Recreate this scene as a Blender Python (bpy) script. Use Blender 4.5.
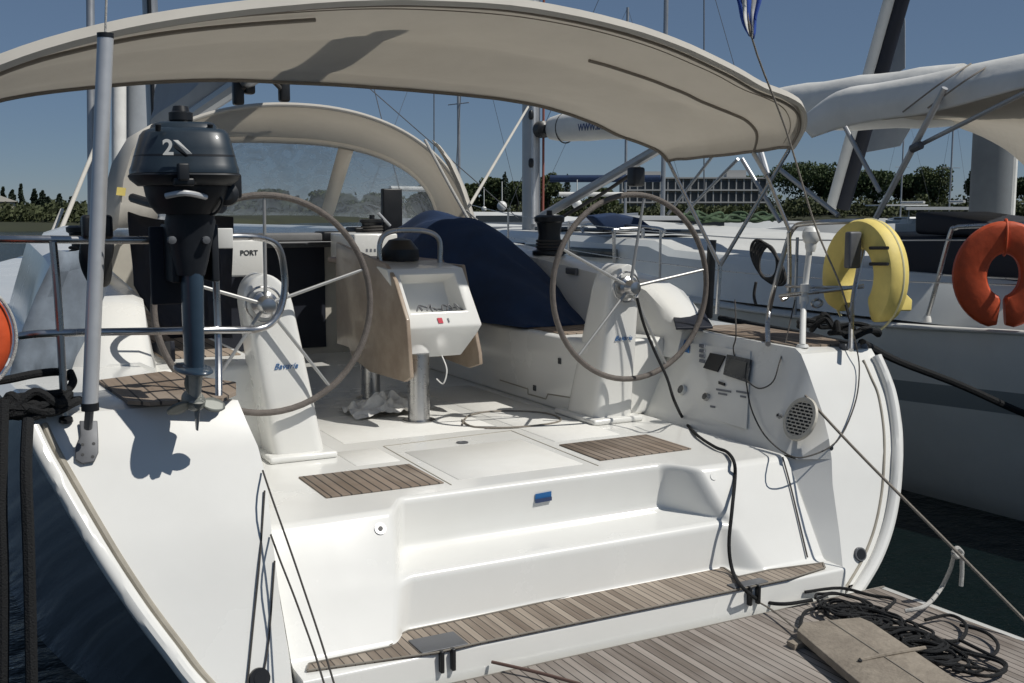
import bpy, bmesh, math, random
from mathutils import Vector, Matrix, noise
for o in list(bpy.data.objects): bpy.data.objects.remove(o)
S = bpy.context.scene; COL = S.collection
R = math.radians
# ------------------------------------------------------------------ camera
FPX, CX, CY, HC, HY = 1076., 512., 341.5, 1.06, 212.
PIT = math.atan((CY-HY)/FPX); YAW = R(28)
cam = bpy.data.objects.new('camera', bpy.data.cameras.new('camera')); COL.objects.link(cam)
cam.data.sensor_width = 36; cam.data.lens = 36*FPX/1024
cam.data.clip_start = .05; cam.data.clip_end = 9000
cam.location = (0, 0, HC); cam.rotation_euler = (math.pi/2-PIT, 0, -YAW)
S.camera = cam
# ------------------------------------------------------------------ world, sun, exposure
SX, SY = .48, -.58
w = bpy.data.worlds.new('World'); S.world = w; w.use_nodes = True
nt = w.node_tree; bg = nt.nodes['Background']
sky = nt.nodes.new('ShaderNodeTexSky'); sky.sky_type = 'NISHITA'; sky.sun_disc = False
sky.sun_elevation = math.atan(1/math.hypot(SX, SY)); sky.sun_rotation = math.atan2(SX, SY)
sky.air_density = .75; sky.dust_density = 0; sky.ozone_density = 4.5; sky.altitude = 0
mxs = nt.nodes.new('ShaderNodeMix'); mxs.data_type = 'RGBA'; mxs.inputs['Factor'].default_value = .55; mxs.inputs['B'].default_value = (2.15, 3.15, 4.8, 1)
nt.links.new(sky.outputs[0], mxs.inputs['A']); nt.links.new(mxs.outputs['Result'], bg.inputs[0]); bg.inputs[1].default_value = .056
sun = bpy.data.objects.new('sun', bpy.data.lights.new('sun', 'SUN')); COL.objects.link(sun)
sun.data.energy = 4.0; sun.data.angle = R(.5); sun.data.color = (1, .965, .9)
sun.rotation_euler = Vector((SX, SY, 1)).to_track_quat('Z', 'Y').to_euler(); sun.location = (20, -30, 60)
S.view_settings.view_transform = 'Standard'; S.view_settings.look = 'None'
S.view_settings.exposure = -.1; S.view_settings.gamma = 1
# ------------------------------------------------------------------ placing helpers (a line of sight met with a real plane of the boat)
FW = Vector((math.sin(YAW)*math.cos(PIT), math.cos(YAW)*math.cos(PIT), -math.sin(PIT)))
RT = Vector((math.cos(YAW), -math.sin(YAW), 0))
UP = Vector((math.sin(YAW)*math.sin(PIT), math.cos(YAW)*math.sin(PIT), math.cos(PIT)))
C0 = Vector((0, 0, HC))
def ray(x, y): return FW+RT*((x-CX)/FPX)+UP*((CY-y)/FPX)
def at(x, y, z=None, Y=None, X=None, D=None, pl=None, off=0):
    d = ray(x, y)
    if z is not None: t = (z-HC)/d.z
    elif Y is not None: t = Y/d.y
    elif X is not None: t = X/d.x
    elif D is not None: t = D
    else:
        p, n = pl; t = (Vector(p)-C0).dot(n)/d.dot(n); return C0+d*t-Vector(n).normalized()*off
    return C0+d*t
def lerp(a, b, t): return a+(b-a)*t
def curve(tab, v):
    for (a, fa), (b, fb) in zip(tab, tab[1:]):
        if (a <= v <= b) or (b <= v <= a): return lerp(fa, fb, (v-a)/(b-a))
    return tab[0][1] if abs(v-tab[0][0]) < abs(v-tab[-1][0]) else tab[-1][1]
ST = [(-1.6, 2.95), (-.9, 3.04), (-.4, 3.235), (0, 3.375), (.25, 3.51), (.36, 3.57), (.42, 3.61), (.44, 3.66)]   # stern face: Y as a function of height
def onS(x, y, off=0):
    d = ray(x, y); lo, hi = 2.2, 6.
    for _ in range(50):
        m = (lo+hi)/2; p = C0+d*m
        if p.y < curve(ST, p.z): lo = m
        else: hi = m
    p = C0+d*lo; p.y -= off; return p
# ------------------------------------------------------------------ materials
def mat(name, col, rough=.5, metal=0, spec=.5, noise_amt=0, noise_scale=8, bump=0, bump_scale=40, coat=0, trans=0, col2=None, tint=None):
    m = bpy.data.materials.new(name); m.use_nodes = True; n = m.node_tree; b = n.nodes['Principled BSDF']
    b.inputs['Base Color'].default_value = (*col, 1); b.inputs['Roughness'].default_value = rough
    b.inputs['Metallic'].default_value = metal; b.inputs['Specular IOR Level'].default_value = spec
    b.inputs['Coat Weight'].default_value = coat; b.inputs['Coat Roughness'].default_value = .1
    tc = n.nodes.new('ShaderNodeTexCoord')
    if noise_amt:
        t = n.nodes.new('ShaderNodeTexNoise'); t.inputs['Scale'].default_value = noise_scale; t.inputs['Detail'].default_value = 6
        t.inputs['Roughness'].default_value = .65
        n.links.new(tc.outputs['Object'], t.inputs['Vector'])
        r = n.nodes.new('ShaderNodeValToRGB'); r.color_ramp.elements[0].position = .35; r.color_ramp.elements[1].position = .65
        c2 = col2 or tuple(c*(1-noise_amt) for c in col)
        r.color_ramp.elements[0].color = (*c2, 1); r.color_ramp.elements[1].color = (*col, 1)
        n.links.new(t.outputs['Fac'], r.inputs[0]); n.links.new(r.outputs[0], b.inputs['Base Color'])
        mr = n.nodes.new('ShaderNodeMapRange'); mr.inputs[3].default_value = max(0, rough-.08); mr.inputs[4].default_value = min(1, rough+.12)
        n.links.new(t.outputs['Fac'], mr.inputs[0]); n.links.new(mr.outputs[0], b.inputs['Roughness'])
    if bump:
        t2 = n.nodes.new('ShaderNodeTexNoise'); t2.inputs['Scale'].default_value = bump_scale; t2.inputs['Detail'].default_value = 4
        n.links.new(tc.outputs['Object'], t2.inputs['Vector'])
        bp = n.nodes.new('ShaderNodeBump'); bp.inputs['Strength'].default_value = bump; bp.inputs['Distance'].default_value = .01
        n.links.new(t2.outputs['Fac'], bp.inputs['Height']); n.links.new(bp.outputs[0], b.inputs['Normal'])
    if trans:
        tl = n.nodes.new('ShaderNodeBsdfTranslucent'); tl.inputs[0].default_value = (*(tint or col), 1)
        mx = n.nodes.new('ShaderNodeMixShader'); mx.inputs[0].default_value = trans
        out = n.nodes['Material Output']
        n.links.new(b.outputs[0], mx.inputs[1]); n.links.new(tl.outputs[0], mx.inputs[2]); n.links.new(mx.outputs[0], out.inputs[0])
    return m
def teak_mat(name, c1, c2, pitch=.045, gap=.13, axis='X', butt=0, wear=(.34, .29, .24)):
    m = bpy.data.materials.new(name); m.use_nodes = True; n = m.node_tree; b = n.nodes['Principled BSDF']
    N = n.nodes.new; L = n.links.new
    tc = N('ShaderNodeTexCoord'); geo = N('ShaderNodeNewGeometry'); sp = N('ShaderNodeSeparateXYZ'); L(geo.outputs['Position'], sp.inputs[0])
    dv = N('ShaderNodeMath'); dv.operation = 'DIVIDE'; L(sp.outputs[axis], dv.inputs[0]); dv.inputs[1].default_value = pitch
    fr = N('ShaderNodeMath'); fr.operation = 'FRACT'; L(dv.outputs[0], fr.inputs[0])
    fl = N('ShaderNodeMath'); fl.operation = 'FLOOR'; L(dv.outputs[0], fl.inputs[0])
    lt = N('ShaderNodeMath'); lt.operation = 'LESS_THAN'; L(fr.outputs[0], lt.inputs[0]); lt.inputs[1].default_value = gap
    wn = N('ShaderNodeTexWhiteNoise'); wn.noise_dimensions = '1D'; L(fl.outputs[0], wn.inputs['W'])
    mp = N('ShaderNodeMapping'); mp.inputs['Scale'].default_value = (60, 4, 60) if axis == 'X' else (4, 60, 60)
    L(geo.outputs['Position'], mp.inputs[0])
    ns = N('ShaderNodeTexNoise'); ns.inputs['Scale'].default_value = 1; ns.inputs['Detail'].default_value = 6; L(mp.outputs[0], ns.inputs[0])
    n2 = N('ShaderNodeTexNoise'); n2.inputs['Scale'].default_value = 3.5; n2.inputs['Detail'].default_value = 5; L(geo.outputs['Position'], n2.inputs[0])
    ad = N('ShaderNodeMath'); ad.operation = 'ADD'; L(wn.outputs[0], ad.inputs[0]); L(ns.outputs[0], ad.inputs[1])
    ml = N('ShaderNodeMath'); ml.operation = 'MULTIPLY'; ml.inputs[1].default_value = .5; L(ad.outputs[0], ml.inputs[0])
    rp = N('ShaderNodeValToRGB'); rp.color_ramp.elements[0].position = .2; rp.color_ramp.elements[1].position = .8
    rp.color_ramp.elements[0].color = (*c1, 1); rp.color_ramp.elements[1].color = (*c2, 1); L(ml.outputs[0], rp.inputs[0])
    mw = N('ShaderNodeMix'); mw.data_type = 'RGBA'; mw.inputs['B'].default_value = (*wear, 1)
    r2 = N('ShaderNodeMapRange'); r2.inputs[1].default_value = .45; r2.inputs[2].default_value = .7; r2.inputs[4].default_value = .55; L(n2.outputs[0], r2.inputs[0])
    L(r2.outputs[0], mw.inputs['Factor']); L(rp.outputs[0], mw.inputs['A'])
    mx = N('ShaderNodeMix'); mx.data_type = 'RGBA'; L(lt.outputs[0], mx.inputs['Factor']); L(mw.outputs['Result'], mx.inputs['A']); mx.inputs['B'].default_value = (.045, .038, .033, 1)
    L(mx.outputs['Result'], b.inputs['Base Color']); b.inputs['Roughness'].default_value = .8
    iv = N('ShaderNodeMath'); iv.operation = 'MULTIPLY_ADD'; iv.inputs[1].default_value = -1; iv.inputs[2].default_value = 1; L(lt.outputs[0], iv.inputs[0])
    a2 = N('ShaderNodeMath'); a2.operation = 'MULTIPLY_ADD'; a2.inputs[1].default_value = .35; L(ns.outputs[0], a2.inputs[0]); L(iv.outputs[0], a2.inputs[2])
    bp = N('ShaderNodeBump'); bp.inputs['Strength'].default_value = .6; bp.inputs['Distance'].default_value = .003
    L(a2.outputs[0], bp.inputs['Height']); L(bp.outputs[0], b.inputs['Normal'])
    return m
M = {}
M['gel'] = mat('gelcoat', (.77, .768, .735), .24, noise_amt=.04, noise_scale=1.6, coat=.4, col2=(.735, .73, .695))
M['gelskid'] = mat('gelcoat_nonskid', (.76, .755, .72), .6, noise_amt=.05, noise_scale=3, bump=.35, bump_scale=300, col2=(.71, .70, .66))
M['gelwarm'] = mat('aged_white', (.55, .52, .45), .45, noise_amt=.15, noise_scale=5)
M['seam'] = mat('joint_sealant', (.22, .2, .17), .8)
M['groove'] = mat('beige_joint', (.36, .33, .27), .6, noise_amt=.25, noise_scale=12)
M['hull'] = mat('hull_gelcoat', (.20, .225, .24), .16, coat=.5, noise_amt=.1, noise_scale=1.5)
M['teak'] = teak_mat('teak_step', (.16, .125, .095), (.37, .315, .255), .031)
M['teakp'] = teak_mat('teak_platform', (.14, .115, .095), (.35, .31, .275), .034, wear=(.36, .33, .30))
M['teakpad'] = teak_mat('teak_inset', (.15, .115, .085), (.26, .205, .16), .04, .18)
M['teakseat'] = teak_mat('teak_seat', (.17, .125, .09), (.29, .225, .17), .055, .12)
M['tablewood'] = mat('table_wood', (.36, .29, .22), .45, noise_amt=.3, noise_scale=7, coat=.3, col2=(.25, .19, .14))
M['tableedge'] = mat('table_edge', (.16, .09, .055), .4)
M['steel'] = mat('stainless', (.5, .5, .5), .27, 1, noise_amt=.1, noise_scale=20)
M['spoke'] = mat('satin_steel', (.42, .42, .41), .5, .7)
M['alu'] = mat('brushed_aluminium', (.60, .61, .62), .36, .45, noise_amt=.08, noise_scale=15)
M['greymetal'] = mat('dull_grey_metal', (.13, .135, .145), .5, .3, noise_amt=.2, noise_scale=20)
M['leather'] = mat('wheel_leather', (.15, .13, .115), .7, noise_amt=.3, noise_scale=30, bump=.4, bump_scale=150)
M['black'] = mat('black_plastic', (.012, .013, .015), .4, noise_amt=.3, noise_scale=12)
M['blackrope'] = mat('black_rope', (.007, .008, .0095), .85, noise_amt=.5, noise_scale=80, bump=.6, bump_scale=200)
M['tanrope'] = mat('tan_rope', (.28, .25, .21), .9, noise_amt=.3, noise_scale=100, bump=.5, bump_scale=250)
M['darkrope'] = mat('worn_dark_rope', (.07, .065, .06), .9, noise_amt=.3, noise_scale=100)
M['whiterope'] = mat('white_rope', (.5, .49, .46), .9, noise_amt=.25, noise_scale=100, bump=.5, bump_scale=250)
M['canvas'] = mat('beige_canvas', (.52, .50, .46), .85, noise_amt=.16, noise_scale=4, bump=.6, bump_scale=5, trans=.48, tint=(.80, .76, .69), col2=(.45, .43, .39))
M['canvaslight'] = mat('light_canvas', (.62, .59, .53), .85, noise_amt=.1, noise_scale=4, trans=.15)
M['seamcanvas'] = mat('canvas_binding', (.24, .215, .185), .85)
M['whitecanvas'] = mat('white_sailcloth', (.72, .71, .67), .8, noise_amt=.10, noise_scale=3, bump=.7, bump_scale=6)
M['greycanvas'] = mat('grey_sailcloth', (.33, .35, .37), .8, noise_amt=.12, noise_scale=3, bump=.4, bump_scale=5)
M['navy'] = mat('navy_cloth', (.011, .032, .088), .85, noise_amt=.3, noise_scale=5, bump=1, bump_scale=4)
M['navydark'] = mat('dark_navy_panel', (.008, .011, .022), .6, noise_amt=.3, noise_scale=5)
M['cowl'] = mat('outboard_paint', (.022, .035, .048), .38, noise_amt=.2, noise_scale=9, coat=.25)
M['cowldark'] = mat('outboard_dark', (.012, .015, .02), .5, noise_amt=.3, noise_scale=14)
M['leg'] = mat('outboard_leg_paint', (.03, .055, .085), .35, noise_amt=.2, noise_scale=9, coat=.3)
M['zinc'] = mat('worn_cast_metal', (.42, .42, .38), .55, .3, noise_amt=.3, noise_scale=25)
M['orange'] = mat('orange_cover', (.62, .085, .02), .6, noise_amt=.25, noise_scale=10, bump=.3, bump_scale=14)
M['yellow'] = mat('yellow_cover', (.85, .68, .2), .6, noise_amt=.15, noise_scale=8, bump=.3, bump_scale=12)
M['yellowpale'] = mat('pale_yellow_edge', (.72, .66, .38), .6)
M['board'] = mat('weathered_board', (.29, .25, .2), .85, noise_amt=.35, noise_scale=14, bump=.5, bump_scale=60, col2=(.2, .17, .135))
M['whiteplastic'] = mat('white_plastic', (.7, .7, .67), .4, noise_amt=.1, noise_scale=9)
M['greypanel'] = mat('grey_display', (.055, .06, .065), .25, noise_amt=.3, noise_scale=40)
M['red'] = mat('red_label', (.5, .015, .04), .5)
M['blue'] = mat('blue_label', (.02, .12, .32), .4)
M['darkblue'] = mat('dark_blue_print', (.03, .05, .12), .5)
M['greyprint'] = mat('grey_print', (.16, .17, .19), .5)
M['fibre'] = mat('grey_cushion', (.19, .19, .19), .8, noise_amt=.2)
M['rag'] = mat('white_rag', (.75, .74, .71), .95, noise_amt=.15, noise_scale=30)
M['ahull'] = mat('moored_hull', (.66, .68, .66), .22, coat=.3, noise_amt=.1, noise_scale=1.2)
M['astripe'] = mat('hull_stripe', (.22, .25, .26), .3)
M['adeck'] = mat('moored_deck', (.62, .62, .59), .5, noise_amt=.12, noise_scale=2)
M['farhull'] = mat('far_hull', (.62, .63, .62), .4, noise_amt=.1, noise_scale=1)
M['greyhull'] = mat('grey_far_hull', (.2, .22, .25), .45, noise_amt=.15, noise_scale=1)
M['darkglass'] = mat('dark_window', (.02, .025, .03), .12)
M['mastalu'] = mat('mast_aluminium', (.42, .43, .44), .4, .6, noise_amt=.12, noise_scale=3)
M['hwin'] = mat('hotel_window', (.10, .11, .12), .4)
M['wall'] = mat('hotel_wall', (.30, .305, .30), .85, noise_amt=.12, noise_scale=.2)
M['concrete'] = mat('hotel_slab', (.42, .42, .41), .85)
M['redroof'] = mat('red_roof', (.3, .07, .05), .8)
M['bark'] = mat('bark', (.09, .07, .05), .9, noise_amt=.3, noise_scale=3)
M['darkprop'] = mat('propeller_paint', (.2, .21, .19), .45, .2, noise_amt=.3, noise_scale=30)
def leafmat(name, c):
    m = mat(name, c, .8, noise_amt=.4, noise_scale=.35, trans=.15); return m
M['pine'] = leafmat('pine_needles', (.055, .085, .03)); M['cypress'] = leafmat('cypress_leaves', (.03, .05, .028))
M['broad'] = leafmat('broad_leaves', (.075, .10, .035)); M['shrub'] = leafmat('shrub_leaves', (.075, .09, .035))
M['land'] = mat('shore_earth', (.035, .04, .018), .95, noise_amt=.4, noise_scale=.08)
def glassfilm():
    m = bpy.data.materials.new('clear_vinyl'); m.use_nodes = True; n = m.node_tree; N = n.nodes.new; L = n.links.new
    b = n.nodes['Principled BSDF']; b.inputs['Base Color'].default_value = (.48, .53, .59, 1); b.inputs['Roughness'].default_value = .25
    tr = N('ShaderNodeBsdfTransparent'); tr.inputs[0].default_value = (.80, .84, .88, 1)
    mx = N('ShaderNodeMixShader'); tc = N('ShaderNodeTexCoord'); mp = N('ShaderNodeMapping'); mp.inputs['Scale'].default_value = (4, 4, 1.5)
    t = N('ShaderNodeTexNoise'); t.inputs['Scale'].default_value = 2.2; t.inputs['Detail'].default_value = 5; t.inputs['Distortion'].default_value = 1.2
    L(tc.outputs['Object'], mp.inputs[0]); L(mp.outputs[0], t.inputs[0])
    r = N('ShaderNodeMapRange'); r.inputs[1].default_value = .4; r.inputs[2].default_value = .75; r.inputs[3].default_value = .30; r.inputs[4].default_value = .62
    L(t.outputs[0], r.inputs[0]); L(r.outputs[0], mx.inputs[0]); L(tr.outputs[0], mx.inputs[1]); L(b.outputs[0], mx.inputs[2])
    L(mx.outputs[0], n.nodes['Material Output'].inputs[0]); return m
M['film'] = glassfilm()
def watermat():
    m = bpy.data.materials.new('harbour_water'); m.use_nodes = True; n = m.node_tree; N = n.nodes.new; L = n.links.new
    b = n.nodes['Principled BSDF']; b.inputs['Base Color'].default_value = (.004, .009, .009, 1); b.inputs['Roughness'].default_value = .07
    b.inputs['IOR'].default_value = 1.33
    g = N('ShaderNodeNewGeometry'); mp = N('ShaderNodeMapping'); mp.inputs['Scale'].default_value = (1, 1.6, 1); L(g.outputs['Position'], mp.inputs[0])
    t = N('ShaderNodeTexNoise'); t.inputs['Scale'].default_value = 1.6; t.inputs['Detail'].default_value = 5; t.inputs['Roughness'].default_value = .6; L(mp.outputs[0], t.inputs[0])
    bp = N('ShaderNodeBump'); bp.inputs['Strength'].default_value = .55; bp.inputs['Distance'].default_value = .12
    L(t.outputs[0], bp.inputs['Height']); L(bp.outputs[0], b.inputs['Normal']); return m
M['water'] = watermat()
# ------------------------------------------------------------------ object helpers
def thing(name, label, cat, loc=(0, 0, 0), group=None):
    o = bpy.data.objects.new(name, None); COL.objects.link(o); o.location = loc; o.empty_display_size = .2
    o['label'] = label; o['category'] = cat
    if group: o['group'] = group
    return o
def tag(o, label=None, cat=None, group=None, kind=None):
    for k, v in (('label', label), ('category', cat), ('group', group), ('kind', kind)):
        if v: o[k] = v
    return o
def wloc(o):
    v = Vector((0, 0, 0))
    while o: v += o.location; o = o.parent
    return v
def rnd_align(d):
    return d.normalized().to_track_quat('Z', 'Y').to_matrix()
class MB:
    def __init__(s): s.v = []; s.f = []; s.mi = []; s.m = 0
    def add(s, vs, fs):
        k = len(s.v); s.v += [Vector(p) for p in vs]; s.f += [tuple(i+k for i in f) for f in fs]; s.mi += [s.m]*len(fs); return s
    def box(s, lo, hi):
        x0, y0, z0 = lo; x1, y1, z1 = hi
        return s.add([(x0,y0,z0),(x1,y0,z0),(x1,y1,z0),(x0,y1,z0),(x0,y0,z1),(x1,y0,z1),(x1,y1,z1),(x0,y1,z1)],
                     [(3,2,1,0),(4,5,6,7),(0,1,5,4),(1,2,6,5),(2,3,7,6),(3,0,4,7)])
    def obox(s, c, u, v, n):     # half-axis vectors
        c, u, v, n = map(Vector, (c, u, v, n)); P = []
        for k in (-1, 1):
            for a, b in ((-1,-1),(1,-1),(1,1),(-1,1)): P.append(c+u*a+v*b+n*k)
        return s.add(P, [(3,2,1,0),(4,5,6,7),(0,1,5,4),(1,2,6,5),(2,3,7,6),(3,0,4,7)])
    def loft(s, rows, closed=False, caps=True):
        k = len(rows[0]); vs = [p for r in rows for p in r]; fs = []
        for i in range(len(rows)-1):
            for j in range(k if closed else k-1):
                a = i*k+j; b = i*k+(j+1) % k; fs.append((a, b, b+k, a+k))
        if closed and caps:
            fs.append(tuple(reversed(range(k)))); fs.append(tuple(range((len(rows)-1)*k, len(rows)*k)))
        return s.add(vs, fs)
    def tube(s, pts, r, n=10, smooth=True, closed=False, r2=None, sub=5):
        pts = [Vector(p) for p in pts]
        if smooth and len(pts) > 2: pts = spline(pts, sub, closed)
        m = len(pts); rows = []; prev = None
        for i, p in enumerate(pts):
            if closed: d = pts[(i+1) % m]-pts[i-1]
            else: d = pts[min(i+1, m-1)]-pts[max(i-1, 0)]
            if d.length < 1e-7: d = Vector((0, 0, 1))
            d.normalize()
            if prev is None:
                a = Vector((0, 0, 1)) if abs(d.z) < .9 else Vector((1, 0, 0)); prev = (a-d*a.dot(d)).normalized()
            else:
                prev = (prev-d*prev.dot(d)); prev = prev.normalized() if prev.length > 1e-6 else d.orthogonal().normalized()
            b = d.cross(prev); rr = r if r2 is None else lerp(r, r2, i/(m-1))
            rows.append([p+(prev*math.cos(2*math.pi*j/n)+b*math.sin(2*math.pi*j/n))*rr for j in range(n)])
        if closed: rows.append(rows[0]); s.loft(rows, True, False)
        else: s.loft(rows, True, True)
        return s
    def lathe(s, p, axis, prof, n=24):      # prof: (distance along axis, radius)
        m = rnd_align(Vector(axis)); p = Vector(p)
        rows = [[p+m @ Vector((math.cos(2*math.pi*j/n)*r, math.sin(2*math.pi*j/n)*r, h)) for j in range(n)] for h, r in prof]
        return s.loft(rows, True, True)
    def prism(s, poly, vec):
        k = len(poly); a = [Vector(p) for p in poly]; vec = Vector(vec)
        return s.add(a+[p+vec for p in a], [tuple(range(k))[::-1], tuple(range(k, 2*k))]+[(i, (i+1) % k, (i+1) % k+k, i+k) for i in range(k)])
    def build(s, name, material, parent=None, bevel=0, smooth=None, seg=3, sub=0, solid=0, ang=30, weld=False):
        off = wloc(parent) if parent else Vector((0, 0, 0))
        me = bpy.data.meshes.new(name); me.from_pydata([tuple(p-off) for p in s.v], [], s.f)
        mats = material if isinstance(material, (list, tuple)) else [material]
        for m in mats: me.materials.append(m)
        if len(mats) > 1:
            for p, i in zip(me.polygons, s.mi): p.material_index = i
        bm = bmesh.new(); bm.from_mesh(me)
        if weld: bmesh.ops.remove_doubles(bm, verts=bm.verts, dist=1e-4)
        bmesh.ops.recalc_face_normals(bm, faces=bm.faces); bm.to_mesh(me); bm.free()
        if smooth is None: smooth = True
        if smooth: me.shade_smooth(); me.set_sharp_from_angle(angle=R(ang))
        o = bpy.data.objects.new(name, me); COL.objects.link(o)
        if parent: o.parent = parent
        if solid: md = o.modifiers.new('s', 'SOLIDIFY'); md.thickness = solid; md.offset = 0
        if bevel:
            md = o.modifiers.new('b', 'BEVEL'); md.width = bevel; md.segments = seg; md.limit_method = 'ANGLE'; md.angle_limit = R(28); md.harden_normals = False
            me.shade_smooth(); me.set_sharp_from_angle(angle=R(60))
            for a in me.attributes:
                if a.name == 'sharp_edge': me.attributes.remove(a); break
        if sub: md = o.modifiers.new('u', 'SUBSURF'); md.levels = md.render_levels = sub
        return o
def spline(p, sub=5, closed=False):
    out = []; m = len(p)
    g = (lambda i: p[i % m]) if closed else (lambda i: p[max(0, min(m-1, i))])
    for i in range(m if closed else m-1):
        a, b, c, d = g(i-1), g(i), g(i+1), g(i+2)
        for k in range(sub):
            t = k/sub
            out.append(.5*((2*b)+(c-a)*t+(2*a-5*b+4*c-d)*t*t+(3*b-a-3*c+d)*t**3))
    if not closed: out.append(p[-1].copy())
    return out
def T(name, pts, r, m, parent=None, **k): 
    return MB().tube(pts, r, **k).build(name, m, parent)
def text(name, body, size, origin, xdir, updir, m, parent, shear=0, ext=.0008, bold=0):
    cu = bpy.data.curves.new('t', 'FONT'); cu.body = body; cu.size = size; cu.extrude = ext; cu.shear = shear; cu.align_x = 'CENTER'; cu.align_y = 'CENTER'; cu.offset = bold
    to = bpy.data.objects.new('t', cu); COL.objects.link(to)
    bpy.context.view_layer.update()
    me = bpy.data.meshes.new_from_object(to.evaluated_get(bpy.context.evaluated_depsgraph_get()))
    bpy.data.objects.remove(to)
    x = Vector(xdir).normalized(); z = x.cross(Vector(updir)).normalized(); y = z.cross(x)
    off = wloc(parent) if parent else Vector((0, 0, 0))
    mt = Matrix((x, y, z)).transposed().to_4x4(); mt.translation = Vector(origin)-off
    me.transform(mt); me.materials.clear(); me.materials.append(m)
    o = bpy.data.objects.new(name, me); COL.objects.link(o)
    if parent: o.parent = parent
    return o
# ================================================================== SETTING
WZ = -.9
g = MB(); g.add([(-4000,-3000,WZ),(5000,-3000,WZ),(5000,6000,WZ),(-4000,6000,WZ)], [(0,1,2,3)])
o = g.build('water', M['water'], smooth=False); tag(o, kind='structure')
# far shore: one sheet, low bank that rises inland. coast follows bearings from the boat
def pol(x, D):      # ground point under picture column x at depth D
    d = ray(x, HY); return Vector((d.x*D, d.y*D, 0))
coast = [(-900, 80), (-300, 98), (60, 112), (150, 125), (300, 190), (450, 250), (700, 270), (900, 265), (1100, 240), (1900, 150)]
rows = []
for k, (dd, z) in enumerate([(-4, WZ-.6), (0, WZ+.25), (3, -.1), (25, .4), (90, 1.2), (400, 2.5), (2500, 3)]):
    rows.append([pol(x, D+dd)+Vector((0, 0, z)) for x, D in coast])
MB().loft(rows).build('shore_ground', M['land']); tag(bpy.data.objects['shore_ground'], kind='structure')
rng = random.Random(7)
def leafball(g, c, rx, rz, n, s, squash=1, fill=.35):
    for _ in range(n):
        v = Vector((rng.gauss(0, 1), rng.gauss(0, 1), rng.gauss(0, 1))).normalized()*(fill+(1-fill)*rng.random()**.5)
        p = Vector(c)+Vector((v.x*rx, v.y*rx, v.z*rz))
        a = Vector((rng.gauss(0, 1), rng.gauss(0, 1), rng.gauss(0, 1))).normalized(); b = a.orthogonal().normalized(); q = a.cross(b)
        k = s*rng.uniform(.6, 1.3)
        g.add([p-b*k, p-q*k*.6, p+b*k, p+q*k*.6], [(0, 1, 2, 3)])
def tree(kind, base, h, wd, label, cat, group, seed):
    rng.seed(seed); base = Vector(base)
    root = thing(kind, label, cat, base, group)
    tr = MB(); cr = MB()
    if kind == 'cypress_tree':
        tr.tube([base-Vector((0,0,.4)), base+Vector((0, 0, h*.5)), base+Vector((0, 0, h*.85))], wd*.12, 6, r2=.02)
        for i in range(14):
            t = i/13; rr = wd*.5*math.sin(math.pi*min(1, .2+t*.8))**.6
            leafball(cr, base+Vector((rng.uniform(-.1, .1), rng.uniform(-.1, .1), h*(.1+.84*t))), max(.12, rr), h*.07, 80, .16+wd*.03)
        m = M['cypress']
    elif kind == 'umbrella_pine':
        top = base+Vector((rng.uniform(-.5, .5), rng.uniform(-.5, .5), h*.62))
        tr.tube([base-Vector((0,0,.4)), base+Vector((rng.uniform(-.4, .4), 0, h*.3)), top], h*.035, 7, r2=h*.02)
        for i in range(9):
            a = rng.uniform(0, 6.28); rr = wd*.5*math.sqrt(rng.random())*.8
            c = base+Vector((math.cos(a)*rr, math.sin(a)*rr, h*(.80-.12*(rr/wd*2)**2+rng.uniform(-.05, .05))))
            tr.tube([top-Vector((0, 0, h*.1)), lerp(top, c, .5)+Vector((0, 0, .2)), c], h*.014, 5, r2=.03)
            leafball(cr, c, wd*.26, h*.22, 420, .42)
        leafball(cr, base+Vector((0, 0, h*.62)), wd*.44, h*.32, 1500, .45)
        m = M['pine']
    else:
        tr.tube([base-Vector((0,0,.4)), base+Vector((.1, 0, h*.3)), base+Vector((0, 0, h*.6))], h*.03, 7, r2=.05)
        for i in range(11):
            a = rng.uniform(0, 6.28); rr = wd*.36*math.sqrt(rng.random())
            c = base+Vector((math.cos(a)*rr, math.sin(a)*rr, h*rng.uniform(.3, .86)))
            tr.tube([base+Vector((0, 0, h*.25)), lerp(base+Vector((0, 0, h*.3)), c, .6), c], h*.012, 5, r2=.02)
            leafball(cr, c, wd*.27, h*.2, 420, .38)
        m = M['broad']
    tr.build('trunk', M['bark'], root); cr.build('crown', m, root, smooth=False)
    return root
def px_tree(kind, x, ytop, ybase, D, wpx, label, cat, group, seed):
    p = pol(x, D); zt = at(x, ytop, D=D).z; zb = at(x, ybase, D=D).z
    tree(kind, (p.x, p.y, zb), zt-zb, wpx/FPX*D, label, cat, group, seed)
G1 = 'cypresses on the left shore'
for i, (x, yt, wp, lb) in enumerate([(4, 187, 5, 'dark slim cypress at the very left end of the far shore'),
        (13, 190, 8, 'blunt dark cypress just right of the pale hut roof on the left shore'),
        (22, 184, 5, 'tallest and thinnest spire-like cypress on the left shore'),
        (35, 189, 7, 'pointed cypress standing alone between the thin spire and the broad pair'),
        (43, 191, 9, 'broad dark cypress left of the leaning mooring line on the shore'),
        (48, 197, 9, 'shorter rounded cypress leaning on the broad one on the shore'),
        (60, 194, 7, 'dark cypress right beside the pale leaning line on the left shore'),
        (72, 197, 7, 'low narrow cypress close to the left of the aluminium pole')]):
    px_tree('cypress_tree', x, yt, 214, 135, wp, lb, 'tree', G1, 20+i)
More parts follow.
